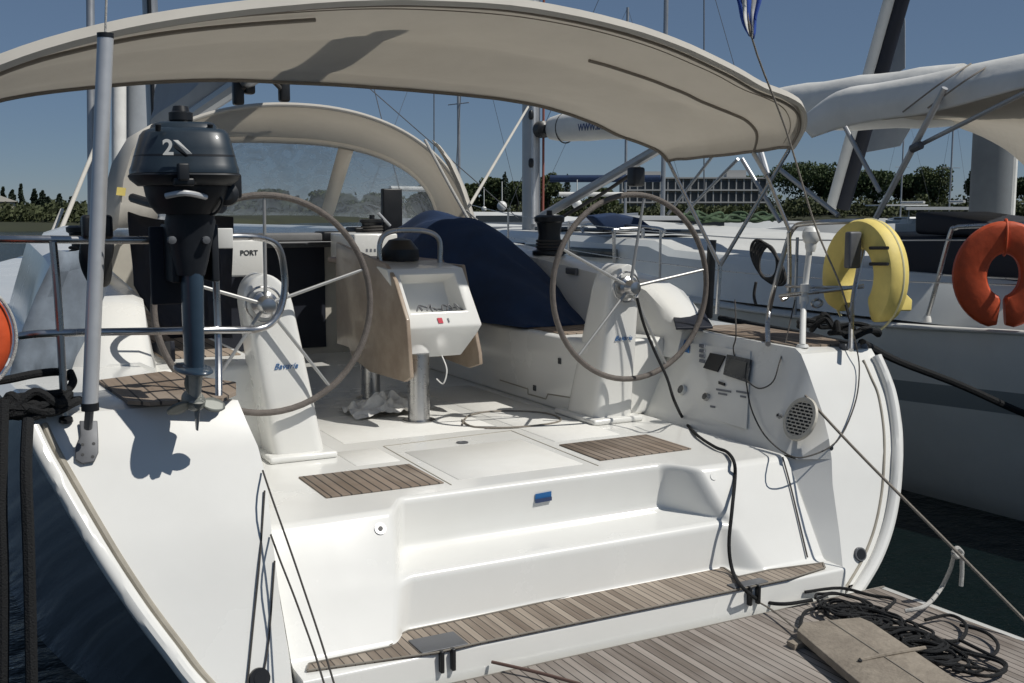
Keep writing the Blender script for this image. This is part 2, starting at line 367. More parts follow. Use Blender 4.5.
# bank of shrubs on the left, hedge on the right: masses nobody could count
g = MB(); rng.seed(3)
for i in range(280):
    x = rng.uniform(-180, 170); D = rng.uniform(116, 150); p = pol(x, D)
    leafball(g, (p.x, p.y, .1+(D-116)*.035+rng.uniform(-.3, .8)), rng.uniform(1.0, 2.4), rng.uniform(.6, 1.5), 90, .3)
o = g.build('shore_shrubs', M['shrub'], smooth=False); tag(o, 'low dense green shrubs covering the left shore', 'shrubs', kind='stuff')
g = MB()
for i in range(420):
    x = rng.uniform(180, 1150); D = rng.uniform(262, 305) if x < 1000 else rng.uniform(250, 280); p = pol(x, D)
    tall = 2.6 if x > 770 or x < 600 else 1
    leafball(g, (p.x, p.y, .4+rng.uniform(0, 1.2)*tall), rng.uniform(1.5, 3.6), rng.uniform(1, 2.0)*(1+.25*(tall > 1)), 80, .55)
o = g.build('waterside_hedge', M['shrub'], smooth=False); tag(o, 'low olive green scrub along the foot of the far shore', 'shrubs', kind='stuff')
G2 = 'trees on the far shore'
for i, (k, x, yt, wp, lb, D) in enumerate([
        ('umbrella_pine', 806, 163, 78, 'wide round pine beside the right end of the hotel block', 290),
        ('umbrella_pine', 748, 176, 50, 'low pine crown rising over the right end of the hotel roof', 345),
        ('umbrella_pine', 838, 180, 46, 'pine crown touching the slanted dark sail roll from the left', 285),
        ('umbrella_pine', 872, 171, 52, 'pine seen just right of the slanted dark sail roll', 280),
        ('umbrella_pine', 908, 176, 44, 'small flat pine between the slanted sail roll and the white boat roof', 285),
        ('broadleaf_tree', 934, 167, 36, 'rounded broadleaf tree over the white boat roof', 278),
        ('broadleaf_tree', 975, 168, 20, 'narrow tree just left of the thick grey mast', 270),
        ('umbrella_pine', 1035, 175, 50, 'pine half hidden behind the orange lifebuoy side of the neighbouring yacht', 280),
        ('broadleaf_tree', 492, 175, 34, 'round tree left of the cypress beyond the grey boat', 262),
        ('cypress_tree', 505, 172, 11, 'dark pointed cypress between two round trees beyond the grey boat', 258),
        ('broadleaf_tree', 517, 181, 26, 'low round tree close to the left side of the neighbouring mast', 260),
        ('broadleaf_tree', 469, 180, 22, 'low tree next to the right end of the dodger', 262),
        ('broadleaf_tree', 548, 174, 26, 'tree close to the right side of the neighbouring mast', 262),
        ('cypress_tree', 567, 174, 9, 'dark cypress left of the boom vang and winch rope', 258),
        ('broadleaf_tree', 600, 185, 34, 'spreading tree left of the hotel block', 280),
        ('broadleaf_tree', 430, 186, 40, 'round tree seen through the right dodger window', 262),
        ('broadleaf_tree', 385, 188, 44, 'low tree seen through the dodger behind the centre strip', 262),
        ('broadleaf_tree', 330, 190, 44, 'low tree seen through the left dodger window', 262),
        ('broadleaf_tree', 275, 190, 44, 'low tree seen through the dodger near the outboard motor', 255)]):
    px_tree(k, x, yt, 213, D, wp, lb, 'tree', G2, 60+i)
# pale hut on the left shore
p = pol(4, 132); hut = thing('shore_hut', 'small pale hut with a light roof among the shrubs on the left shore', 'hut', (p.x, p.y, 0))
MB().box((p.x-2.5, p.y-1.5, -.2), (p.x+1.2, p.y+1.5, 2.3)).build('wall', M['gelwarm'], hut)
MB().prism([(p.x-2.8, p.y-1.8, 2.3), (p.x+1.5, p.y-1.8, 2.3), (p.x-.6, p.y-1.8, 3.1)], (0, 3.6, 0)).build('roof', M['canvaslight'], hut)
# hotel
D = 330; a = pol(622, D); b = pol(766, D); u = (b-a).normalized(); nrm = Vector((u.y, -u.x, 0)); Lw = (b-a).length
zb = .3; zt = at(700, 178, D=D).z; nf = 3; fh = (zt-zb)/nf
hotel = thing('hotel_block', 'long flat-roofed hotel with rows of grid-like balconies and windows', 'hotel', lerp(a, b, .5)+Vector((0, 0, zb)))
mid = lerp(a, b, .5)
MB().obox(mid-nrm*5+Vector((0, 0, (zt+zb)/2)), u*Lw/2, -nrm*4, Vector((0, 0, (zt-zb)/2))).build('wall', M['wall'], hotel)
g = MB()
for k in range(nf+1): g.obox(mid-nrm*.4+Vector((0, 0, zb+fh*k+.0)), u*(Lw/2+.2), nrm*.9, Vector((0, 0, .22)))
g.build('balcony_slab', M['concrete'], hotel)
g = MB(); nb = 19
for k in range(nb+1): g.obox(a+u*(Lw*k/nb)-nrm*.5+Vector((0, 0, (zt+zb)/2)), u*.16, nrm*.7, Vector((0, 0, (zt-zb)/2-.25)))
o = g.build('partition', M['concrete'], hotel); o['kind'] = 'stuff'
for i in range(nb):
    for k in range(nf):
        c = a+u*(Lw*(i+.5)/nb)+Vector((0, 0, zb+fh*(k+.45)))
        if i*nf+k < 57:
            wo = MB().obox(c-nrm*.98, u*(Lw/nb*.40), nrm*.04, Vector((0, 0, fh*.32))).build('window', M['hwin'], hotel, smooth=False)
MB().obox(a+u*7-nrm*4+Vector((0, 0, zt+1.1)), u*5.5, nrm*2.4, Vector((0, 0, .9))).build('roof_house', M['concrete'], hotel)
MB().obox(a+u*(Lw-9)-nrm*4+Vector((0, 0, zt+1.3)), u*3, nrm*2.4, Vector((0, 0, 1.1))).build('roof_house', M['concrete'], hotel)
# ================================================================== OUR YACHT
XC = 2.08
Y_ = thing('sailing_yacht', 'white sailing yacht seen from astern with twin wheels, teak swim platform and beige bimini', 'sailing yacht', (XC, 3.4, WZ))
def mx(x): return 2*XC-x
# --- side mouldings (wings) with the stern face
pi = [onS(234, 394), onS(246, 420), onS(265, 462), onS(271, 530), onS(280, 600), onS(291, 672), onS(300, 740), onS(330, 860)]
po_px = [(27, 428), (40, 455), (60, 490), (82, 528), (105, 566), (133, 608), (163, 648), (195, 688), (262, 750), (360, 830)]
po = [onS(*q) for q in po_px]
si = [onS(796, 347), onS(808, 372), onS(827, 425), onS(832, 480), onS(841, 545), onS(846, 600), onS(850, 660), onS(830, 760)]
so_px = [(876, 356), (884, 374), (891, 395), (896, 425), (897, 455), (894, 495), (885, 535), (868, 572), (840, 606), (760, 660)]
so = [onS(*q) for q in so_px]
def byz(poly, z):
    poly = sorted(poly, key=lambda p: p.z)
    for a, b in zip(poly, poly[1:]):
        if a.z <= z <= b.z: return lerp(a, b, (z-a.z)/(b.z-a.z))
    p = (poly[0] if z < poly[0].z else poly[-1]).copy(); return p
ZL = [.425, .36, .28, .18, .08, 0, -.1, -.2, -.3, -.4, -.5, -.62, -.76, -.9]
def wing(inner, outer, sgn, name):
    g = MB(); rows = []
    fwd = [7.9, 7, 6, 5, 4.5, 4.1, 3.86, 3.68]
    gun = [(3.7, abs(outer[0].x-XC)), (4.6, 1.93), (5.5, 1.99), (7.9, 2.08)]
    for Yf in fwd:
        xi = XC+sgn*curve([(3.7, 1.335), (4.6, 1.40), (7.9, 1.42)], Yf); xo = XC+sgn*curve(gun, Yf)
        rows.append([Vector((lerp(xi, xo, t), Yf, lerp(.445, .425, t*t)-(.03 if t == 1 else 0))) for t in (0, .25, .5, .75, .92, 1)])
    I0, O0 = byz(inner, .425), byz(outer, .425)
    for z in ZL:
        I, O = byz(inner, z), byz(outer, z); I.z = O.z = z; I.y = O.y = curve(ST, z)
        rows.append([lerp(I, O, t) for t in (0, .25, .5, .75, .92, 1)])
    g.loft(rows)
    # inner wall
    foot = [Vector((XC+sgn*(1.17), r[0].y, -.01)) if r[0].z > .001 else None for r in rows]
    tops = [r[0] for r in rows if r[0].z > .001]; fe = [f for f in foot if f]
    for t, f in zip(tops, fe):
        if f.y < 3.6: f.y = lerp(t.y, 3.6, .3)
    g.loft([tops, [lerp(t, f, .5) for t, f in zip(tops, fe)], fe])
    low = [r[0] for r in rows if r[0].z <= .001]
    bl = [Vector((XC+sgn*1.14, curve([(-.9, 3.2), (-.4, 3.3), (0, 3.56)], p.z), p.z)) for p in low]
    g.loft([low, bl])
    g.loft([[tops[-1], low[0]], [fe[-1], bl[0]]])
    o = g.build(name, M['gel'], Y_, weld=True, ang=24)
    return rows
rp = wing(pi, po, -1, 'side_moulding'); rs = wing(si, so, 1, 'side_moulding')
# rounded edge band of the transom with the beige joint inside it
for outer, s, px in ((po, -1, po_px), (so, 1, so_px)):
    pts = [p+Vector((s*-.012, -.012, 0)) for p in outer]
    T('transom_edge', pts, .026, M['gel'], Y_, n=12)
    inn = [onS(q[0]+(17 if s < 0 else -13), q[1]+(-4 if s < 0 else (4 if i < 2 else 0)), .002) for i, q in enumerate(px)]
    T('edge_joint', inn, .011 if s < 0 else .006, M['groove'], Y_, n=8)
# --- hull
def hullside(outer, s):
    g = MB(); rows = []
    zs = [.40, .28, .08, -.1, -.3, -.5, -.76, -.9, -1.15]
    prof = [max(.2, abs(byz(outer, z).x-XC)-.012) for z in zs]; prof[-1] = prof[-2]*.8
    bm = [(3.4, 1), (4.1, 1.02), (5, 1.05), (7.5, 1.09), (10, 1.06), (12.5, .86), (14.5, .52), (16.6, .02)]
    for Yh, k in bm:
        t = min(1, max(0, (Yh-3.4)/1.7))**.8; row = []
        for z, b in zip(zs, prof):
            full = 1.87*(1-.07*((.4-z)/1.5)**2)
            row.append(Vector((XC+s*k*lerp(b, full, t), (curve(ST, z)+.015) if Yh == 3.4 else Yh+(z*.5 if Yh > 14 else 0), z+(.25*((Yh-3.4)/13)**2 if z > 0 else 0))))
        rows.append(row)
    return rows
for outer, s in ((po, -1), (so, 1)):
    MB().loft(hullside(outer, s)).build('hull_side', M['hull'], Y_, sub=2)
# bottom closure of transom under the step
g = MB(); 
g.add([(.9, 3.34, -.47), (3.26, 3.34, -.47), (3.0, 3.1, -1.1), (1.2, 3.1, -1.1)], [(0, 1, 2, 3)]); g.build('hull_transom', M['gel'], Y_)
# --- central stern moulding: side blocks, recess with ledge, teak step shelf
PB = [(7.9, 0), (3.52, 0), (3.41, -.18), (3.385, -.22), (3.275, -.4), (3.15, -.4), (3.145, -.50), (3.19, -.86)]
PR = [(7.9, 0), (3.65, 0), (3.66, -.2), (3.40, -.205), (3.385, -.4), (3.15, -.4), (3.145, -.50), (3.19, -.86)]
RD = [0, .028, .035, .032, .022, .012, .03, 0]
def station(xb, xr, t):
    w_ = t*t*(3-2*t); c = []
    for k in range(8):
        y = lerp(PB[k][0], PR[k][0], w_); z = lerp(PB[k][1], PR[k][1], w_); c.append(Vector((lerp(xb[k], xr[k], t), y, z)))
    out = [c[0]]
    for k in range(1, 7):
        a, b, d = c[k-1], c[k], c[k+1]; q0 = min(RD[k], (a-b).length*.48); q1 = min(RD[k], (d-b).length*.48)
        p0 = b+(a-b).normalized()*q0; p2 = b+(d-b).normalized()*q1
        for i in range(6):
            u = i/5; out.append(p0*(1-u)**2+b*2*u*(1-u)+p2*u*u)
    return out+[c[7]]
XB1 = (1.37, 1.37, 1.34, 1.33, 1.28, 1.27, 1.27, 1.27); XR1 = (1.49, 1.49, 1.49, 1.42, 1.39, 1.37, 1.37, 1.37)
XB2 = (2.77, 2.77, 2.83, 2.85, 2.93, 2.96, 2.96, 2.96); XR2 = (2.64, 2.64, 2.655, 2.765, 2.77, 2.80, 2.80, 2.80)
rows = [station((.935,)*8, (.935,)*8, 0), station((1.1,)*8, (1.1,)*8, 0)]
rows += [station(XB1, XR1, k/12) for k in range(13)]
rows += [station(XB2, XR2, 1-k/12) for k in range(13)]
rows += [station((3.0,)*8, (3.0,)*8, 0), station((3.235,)*8, (3.235,)*8, 0)]
rows[-2] = [lerp(a, b, .3) for a, b in zip(rows[-3], rows[-1])]; rows[1] = [lerp(a, b, .5) for a, b in zip(rows[0], rows[2])]
g = MB(); g.loft(rows)
for rw in (rows[0], rows[-1]): g.add(rw+[Vector((rw[0].x, 7.9, -.86))], [tuple(range(len(rw)+1))])
g.build('stern_moulding', M['gel'], Y_, ang=70)
# moulded non-slip panels on the sole
for x0, x1, y0, y1 in ((1.78, 2.36, 3.80, 4.36), (1.60, 2.40, 4.66, 5.3), (2.48, 2.84, 4.24, 5.9), (1.50, 1.70, 4.22, 4.5)):
    MB().box((x0, y0, -.002), (x1, y1, .0022)).build('nonslip_panel', M['gelskid'], Y_, bevel=.001, seg=1)
# locker lid seams and drain in the sole
def strip(g, a, b, wdt=.006, h=.003, n=(0, 0, 1)):
    a, b, n = Vector(a), Vector(b), Vector(n); d = (b-a); s = d.cross(n).normalized()*wdt/2
    g.obox((a+b)/2+n*h/2, d/2, s, n*h/2)
g = MB()
for a, b in (((1.74, 4.52, 0), (2.42, 4.56, 0)), ((1.74, 4.52, 0), (1.72, 3.74, 0)), ((2.42, 4.56, 0), (2.40, 3.74, 0))): strip(g, a, b, .004, .002)
g.build('hatch_seam', M['groove'], Y_)
MB().lathe((2.09, 4.42, .001), (0, 0, 1), [(0, .028), (.003, .028), (.003, .018), (.001, .016)]).build('drain_cover', M['greymetal'], Y_)
MB().lathe((3.47, 3.44, .0), (0, 0, 1), [(0, .001), (.001, .001)]) 
# teak insets
for x0, x1, y0, y1 in ((1.225, 1.705, 3.775, 4.13), (2.455, 2.94, 3.81, 4.16)):
    MB().box((x0, y0, .0005), (x1, y1, .006)).build('teak_inset', M['teakpad'], Y_, bevel=.002, seg=1)
# teak on the step: outline with narrow tips
tk = [at(307, 671, z=-.394), at(436, 653, z=-.394), at(480, 643, z=-.394), at(732, 591, z=-.394), at(790, 579, z=-.394), at(825, 568, z=-.394), at(823, 563, z=-.394),
      at(770, 570, z=-.394), at(738, 577, z=-.394), at(724, 568, z=-.394), at(712, 567, z=-.394), at(600, 590, z=-.394), at(480, 616, z=-.394), at(408, 631, z=-.394), at(396, 637, z=-.394), at(390, 647, z=-.394), at(309, 664, z=-.394)]
MB().prism(tk, (0, 0, -.005)).build('step_teak', M['teak'], Y_, smooth=False)
g = MB()
for a, b in zip(tk, tk[1:]+tk[:1]): strip(g, a+Vector((0, 0, .0005)), b+Vector((0, 0, .0005)), .007, .003)
g.build('teak_border', M['seam'], Y_)
# hinge plates
for q in ((437, 641), (752, 585)):
    c = at(*q, z=-.39)
    h = MB().box((c.x-.085, 3.152, -.3925), (c.x+.085, c.y+.05, -.3885)).build('platform_hinge', M['greymetal'], Y_, bevel=.004)
    for dx in (-.03, .03):
        MB().box((c.x+dx*.7-.007, 3.128, -.465), (c.x+dx*.7+.007, 3.152, -.388)).build('hinge_arm', M['black'], h, bevel=.004)
# swim platform
PZ = -.485
py0, py1 = 2.0, 3.12
pf = MB().prism([(.78, py1, PZ-.06), (3.42, py1, PZ-.06), (3.46, 2.15, PZ-.06), (3.36, py0, PZ-.06), (.84, py0, PZ-.06), (.74, 2.15, PZ-.06)], (0, 0, .052)).build('swim_platform', M['gel'], Y_, bevel=.012)
MB().prism([(.82, py1-.03, PZ-.0085), (3.37, py1-.03, PZ-.0085), (3.41, 2.17, PZ-.0085), (3.32, py0+.04, PZ-.0085), (.88, py0+.04, PZ-.0085), (.79, 2.17, PZ-.0085)], (0, 0, .006)).build('platform_teak', M['teakp'], pf, smooth=False)
MB().box((.8, py1-.030, PZ-.0055), (3.4, py1-.024, PZ-.001)).build('platform_seam', M['seam'], pf)
# sticker, filler caps and eye on the stern
def sticker(name, pts, m, parent, d=(0, -1, 0), t=.002):
    P = [Vector(p)+Vector(d)*.0015 for p in pts]; return MB().prism(P, Vector(d)*t).build(name, m, parent, smooth=False)
pl_r = ((0, 3.652, 0), Vector((0, 1, 0)))
o = sticker('label_sticker', [at(535, 494, pl=pl_r), at(551, 491, pl=pl_r), at(551, 500, pl=pl_r), at(535, 503, pl=pl_r)], M['blue'], Y_)
sticker('label_bar', [at(535, 499, pl=pl_r, off=.004), at(551, 496.2, pl=pl_r, off=.004), at(551, 500, pl=pl_r, off=.004), at(535, 503, pl=pl_r, off=.004)], M['darkblue'], o)
def disc(name, p, n, r, m, parent, th=.006, inner=None, m2=None):
    o = MB().lathe(p, n, [(-.002, r), (th, r*.96), (th, r*.01)], 20).build(name, m, parent)
    if inner: MB().lathe(Vector(p)+Vector(n).normalized()*th, n, [(0, inner), (.002, inner), (.002, .001)], 16).build('centre', m2, o)
    return o
blockn = Vector((0, -.853, .522)).normalized()
bp_ = ((0, 3.522, .0), -blockn)
disc('shower_cap', at(380, 529, pl=bp_), blockn, .022, M['steel'], Y_, .006, .009, M['black'])
disc('through_hull', onS(859, 554, .004), (-.1, -1, .35), .030, M['greymetal'], Y_, .010, .022, M['black'])
disc('through_hull', onS(259, 678, .004), (0, -1, .35), .034, M['black'], Y_, .012, .02, M['black'])
disc('deck_filler', at(713, 477, pl=bp_), blockn, .016, M['whiteplastic'], Y_, .005)
# --- console wall details (starboard inner wall)
WP = (Vector((3.43, 3.8, .44)), Vector((3.25, 3.8, 0)), Vector((3.46, 4.4, .44)))
WN = (WP[1]-WP[0]).cross(WP[2]-WP[0]).normalized()
if WN.x > 0: WN = -WN
def onW(x, y, off=.0): 
    return at(x, y, pl=(WP[0], WN))+WN*(.012+off)
def wallpatch(name, px, m, parent=None, t=.006, off=0):
    P = [onW(*q, off) for q in px]; return MB().prism(P, WN*t).build(name, m, parent or Y_, smooth=False)
wallpatch('console_panel', [(679, 342), (752, 352), (748, 430), (664, 404)], M['gel'], t=.004, off=-.006)
o = wallpatch('instrument_display', [(731, 356), (754, 361), (751, 384), (727, 376)], M['greypanel'], t=.014)
wallpatch('screen', [(733, 360), (751, 364), (749, 380), (730, 373)], M['darkglass'], o, .002, .015)
o = wallpatch('engine_panel', [(713, 354), (728, 357), (720, 373), (706, 369)], M['black'], t=.008)
for i in range(4): wallpatch('switch', [(702, 345+i*5), (707, 345.8+i*5), (706.5, 348.8+i*5), (701.5, 348+i*5)], M['greyprint'])
o = wallpatch('blue_sticker', [(683, 340), (692, 342), (691, 354), (682, 351)], M['blue'])
for q, r in (((685, 391), .028), ((709, 398), .020)):
    disc('panel_socket', onW(*q), WN, r, M['whiteplastic'] if r > .022 else M['steel'], Y_, .018, r*.78, M['greypanel'])
wallpatch('panel_slot', [(721, 382), (727, 384), (727, 387), (721, 385)], M['black'])
for k, (x, y, ww) in enumerate([(718, 389, 15), (720, 393, 9), (738, 391, 13), (742, 396, 6), (712, 406, 5)]):
    wallpatch('panel_lettering', [(x, y), (x+ww, y+ww*.17), (x+ww, y+ww*.17+2), (x, y+2)], M['greyprint'], t=.001)
# round louvred vent
vc = onW(803, 420); vx = Vector((0, -1, 0)); vx = (vx-WN*vx.dot(WN)).normalized(); vy = WN.cross(vx); vy = vy if vy.z > 0 else -vy
vr = .10
g = MB(); rr = []
for k in range(33):
    a = 2*math.pi*k/32; dvec = vx*math.cos(a)+vy*math.sin(a)
    rr.append([vc+dvec*vr+WN*.0, vc+dvec*vr*.97+WN*.012, vc+dvec*vr*.80+WN*.012, vc+dvec*vr*.78+WN*.004])
g.loft(rr); vent = g.build('vent_grille', M['gelwarm'], Y_)
MB().lathe(vc, WN, [(.001, vr*.8), (.004, vr*.8), (.004, .001)], 32).build('vent_hole', M['black'], vent)
g = MB()
for i in range(-5, 6):
    yy = i*vr*.15; hw = math.sqrt(max(0, (vr*.8)**2-yy*yy)); g.obox(vc+vy*yy+WN*.009, vx*hw, vy*.0028, WN*.0015)
for j in range(-5, 6):
    xx = j*vr*.15; hw = math.sqrt(max(0, (vr*.8)**2-xx*xx))
    for i in range(-6, 6):
        if (i+j) % 2 and abs((i+.5)*vr*.15) < hw-.004: g.obox(vc+vx*xx+vy*((i+.5)*vr*.15)+WN*.009, vx*.0022, vy*vr*.075, WN*.0013)
g.build('vent_bars', M['gelwarm'], vent)
disc('wall_socket', onW(782, 417), WN, .012, M['steel'], Y_, .015, .006, M['black'])
disc('wall_stud', onS(831, 448, .002), (0, -1, .2), .009, M['black'], Y_, .004)
# --- helm seats (teak on the side decks)
MB().prism([(3.45, 3.70, .451), (3.69, 3.68, .451), (3.78, 3.78, .451), (3.83, 4.0, .451), (3.88, 4.58, .451), (3.56, 4.62, .451), (3.50, 4.3, .451)], (0, 0, -.02)).build('seat_teak', M['teakseat'], Y_, smooth=False)
sq = [(98, 380), (165, 371), (236, 382), (236, 392), (222, 398), (150, 402), (128, 401)]
MB().prism([at(*q, z=.452) for q in sq], (0, 0, -.012)).build('seat_teak', M['teakseat'], Y_, smooth=False)
# --- benches and coamings
for s in (-1, 1):
    def X(d): return XC+s*d
    a, b = sorted((X(.82), X(1.30)))
    g = MB(); g.box((a, 4.62, -.003), (b, 7.78, .402)); g.build('bench', M['gel'], Y_, bevel=.025, seg=4)
    a, b = sorted((X(.87), X(1.215))); bt = MB().box((a, 4.95, .4015), (b, 7.7, .409)).build('bench_teak', M['teakseat'], Y_, bevel=.002, seg=1)
    # coaming
    rows = []
    for Yc, zt, in ((4.52, .455), (4.66, .55), (4.82, .655), (4.97, .695), (5.4, .735), (6, .785), (6.6, .84), (7.78, .9)):
        e = .0 if Yc > 4.9 else (4.97-Yc)*.12
        rows.append([Vector((X(1.24+e), Yc, .30)), Vector((X(1.275+e), Yc, (zt+.4)/2)), Vector((X(1.29+e), Yc, zt-.02)), Vector((X(1.33+e), Yc, zt)), Vector((X(1.5), Yc, zt)), Vector((X(1.56), Yc, zt-.03)), Vector((X(1.70), Yc, .42)), Vector((X(1.71), Yc, .30))])
    MB().loft(rows, True, True).build('coaming', M['gel'], Y_, ang=40)
# details on the starboard bench face and coaming
for q in ((560, 361), (535, 388)):
    c = at(*q, X=2.9+0); c.x = XC+.818
    MB().box((c.x-.004, c.y-.016, c.z-.016), (c.x+.002, c.y+.016, c.z+.016)).build('bench_catch', M['greypanel'], Y_, bevel=.003)
g = MB(); x = XC+.8185
pts = [at(500, 380, X=x), at(528, 389, X=x), at(528, 394, X=x), at(546, 399, X=x), at(548, 394, X=x), at(585, 400, X=x)]
for a, b in zip(pts, pts[1:]): strip(g, a, b, .006, .002, (-1, 0, 0))
g.build('bench_seam', M['groove'], Y_)
c = at(573, 271, X=XC+1.28)
MB().box((c.x-.02, c.y-.06, c.z-.02), (c.x+.005, c.y+.06, c.z+.02)).build('coaming_pocket', M['greymetal'], Y_, bevel=.008)
# black pad on the helm coaming, black pocket on the port one
q = [(671, 311), (703, 312), (713, 329), (676, 330)]
MB().prism([at(*p, z=.52) for p in q[:2]]+[at(*p, z=.462) for p in q[2:]], (0, 0, .014)).build('cockpit_pad', M['navydark'], Y_, bevel=.004)
q = [(139, 344), (170, 341), (171, 362), (141, 366)]
MB().prism([at(*p, X=.868) for p in q], (.02, 0, 0)).build('cockpit_pad', M['navydark'], Y_, bevel=.004)
# winches
def winch(name, x, y, z, r=.07, h=.17, m=None):
    prof = [(0, r*1.25), (.02, r*1.25), (.03, r*.95), (h*.5, r*.8), (h*.8, r*.95), (h*.84, r*1.1), (h*.95, r*1.12), (h, r*.9), (h, .02), (h+.03, .018), (h+.03, .001)]
    o = MB().lathe((x, y, z), (0, 0, 1), prof, 28).build(name, m or M['black'], Y_)
    g = MB()
    for k in range(3): g.tube([(x+math.cos(t)*(r*.92), y+math.sin(t)*(r*.92), z+.045+k*.02) for t in [i*2*math.pi/14 for i in range(14)]], .008, 6, closed=True, sub=2)
    g.build('rope_turn', M['darkrope'], o); return o
winch('winch', 3.49, 6.05, .79, .088, .25); winch('winch', .68, 6.05, .79, .08, .2)
# --- steering pedestals and wheels
def pedestal(foot, top, wf, wt, tz, txt, lean):
    g = MB(); rows = []
    for t in (0, .1, .2, .35, .5, .65, .78, .84, .88, .91, .94, .96, .975, .988, .996, 1):
        z = tz*t; cx = lerp(foot[0], top[0], t); cy = lerp(foot[1], top[1], t); wd = lerp(wf, wt, t)/2
        if t > .84: wd *= math.sqrt(max(.01, 1-((t-.84)/.161)**2))
        dp = lerp(.16, .09, t); n = []
        for a in range(40):
            an = 2*math.pi*a/40; cx_, sy_ = math.cos(an), math.sin(an)
            n.append(Vector((cx+math.copysign(abs(cx_)**.35, cx_)*wd, cy+math.copysign(abs(sy_)**.35, sy_)*dp, z)))
        rows.append(n)
    g.loft(rows, True, True); p = g.build('steering_pedestal', M['gel'], Y_, ang=60)
    MB().box((foot[0]-wf/2-.03, foot[1]-.20, 0), (foot[0]+wf/2+.03, foot[1]+.2, .03)).build('pedestal_foot', M['gel'], p, bevel=.012)
    return p
def wheel(c, r, rot, ped):
    c = Vector(c)
    def P(a, q, dy=0): return c+Vector((math.cos(R(a))*q, dy, math.sin(R(a))*q))
    rim = MB().tube([P(a, r) for a in range(0, 360, 6)], .0138, 12, closed=True, sub=1).build('steering_wheel', M['leather'], Y_)
    for k in range(5):
        a = rot+72*k; MB().tube([P(a, .03, .02), P(a, r*.5, .01), P(a, r-.008, 0)], .0085, 10, r2=.0065).build('spoke', M['spoke'], rim)
    MB().lathe(c+Vector((0, -.035, 0)), (0, 1, 0), [(0, .012), (.005, .03), (.02, .037), (.05, .04), (.06, .055), (.075, .055), (.2, .03)], 24).build('hub', M['steel'], rim)
    g = MB(); g.tube([P(a, .075, .05) for a in range(0, 360, 20)], .005, 8, closed=True, sub=2); g.build('friction_ring', M['steel'], rim)
    return rim
p1 = pedestal((1.335, 4.60), (1.205, 4.56), .24, .20, .80, 1, 0)
p2 = pedestal((2.985, 4.66), (3.035, 4.56), .24, .175, .80, 1, 0)
wheel((1.19, 4.40, .677), .452, 90, p1); wheel((3.012, 4.40, .69), .455, 82, p2)
for p, q, y in ((p1, (285, 366), 4.465), (p2, (622, 338), 4.492)):
    c = at(*q, Y=y); text('maker_lettering', 'Bavaria', .036, (c.x, y-.012, c.z), (1, 0, 0), (0, 0, 1), M['blue'], p, .4)
# --- cockpit table
tb = MB()
xs = ((2.02, 2.43), (2.035, 2.44), (2.06, 2.38))
fr = [Vector((1.97, 5.04, .775)), Vector((2.39, 5.04, .775)), Vector((2.45, 4.93, .485)), Vector((2.02, 4.93, .485))]
fr2 = [Vector((2.03, 4.95, .44)), Vector((2.43, 4.95, .44)), Vector((2.36, 5.0, .325)), Vector((2.06, 5.0, .325))]
back = [(2.0, 5.42, .8), (2.42, 5.42, .8), (2.42, 5.42, .33), (2.03, 5.42, .33)]
V = fr+fr2+back
# frame opening in slanted face
def bil(u, v): return lerp(lerp(fr[3], fr[2], u), lerp(fr[0], fr[1], u), v)
nf_ = (fr[1]-fr[0]).cross(fr[3]-fr[0]).normalized(); nf_ = nf_ if nf_.y < 0 else -nf_
op = [bil(.14, .9), bil(.86, .9), bil(.86, .26), bil(.14, .26)]; oi = [bil(.2, .86)-nf_*.1, bil(.8, .86)-nf_*.1, bil(.82, .34)-nf_*.13, bil(.2, .34)-nf_*.13]
V += op+oi
tb.add(V, [(0, 1, 13, 12), (1, 2, 14, 13), (2, 3, 15, 14), (3, 0, 12, 15), (12, 13, 17, 16), (13, 14, 18, 17), (14, 15, 19, 18), (15, 12, 16, 19), (16, 17, 18, 19),
           (3, 2, 5, 4), (4, 5, 6, 7), (7, 6, 10, 11), (0, 8, 9, 1), (1, 9, 10, 6, 5, 2), (0, 3, 4, 7, 11, 8), (8, 11, 10, 9)])
table = tb.build('table_console', M['gel'], Y_, bevel=.008, seg=3)
g = MB()
for k in range(9):
    u = .24+.065*k; a = bil(u, .30)-nf_*.02; rng.seed(k); g.tube([a, a+Vector((rng.uniform(-.01, .03), .03, rng.uniform(.0, .03))), a+Vector((.035, .01, rng.uniform(-.01, .02)))], .004, 6)
g.build('instrument_cable', M['greymetal'], table)
c = bil(.5, .12); sticker('red_mark', [bil(.44, .15)+nf_*.001, bil(.50, .15)+nf_*.001, bil(.50, .06)+nf_*.001, bil(.44, .06)+nf_*.001], M['red'], table, nf_)
sticker('grey_mark', [bil(.57, .14)+nf_*.001, bil(.585, .14)+nf_*.001, bil(.585, .07)+nf_*.001, bil(.57, .07)+nf_*.001], M['greyprint'], table, nf_)
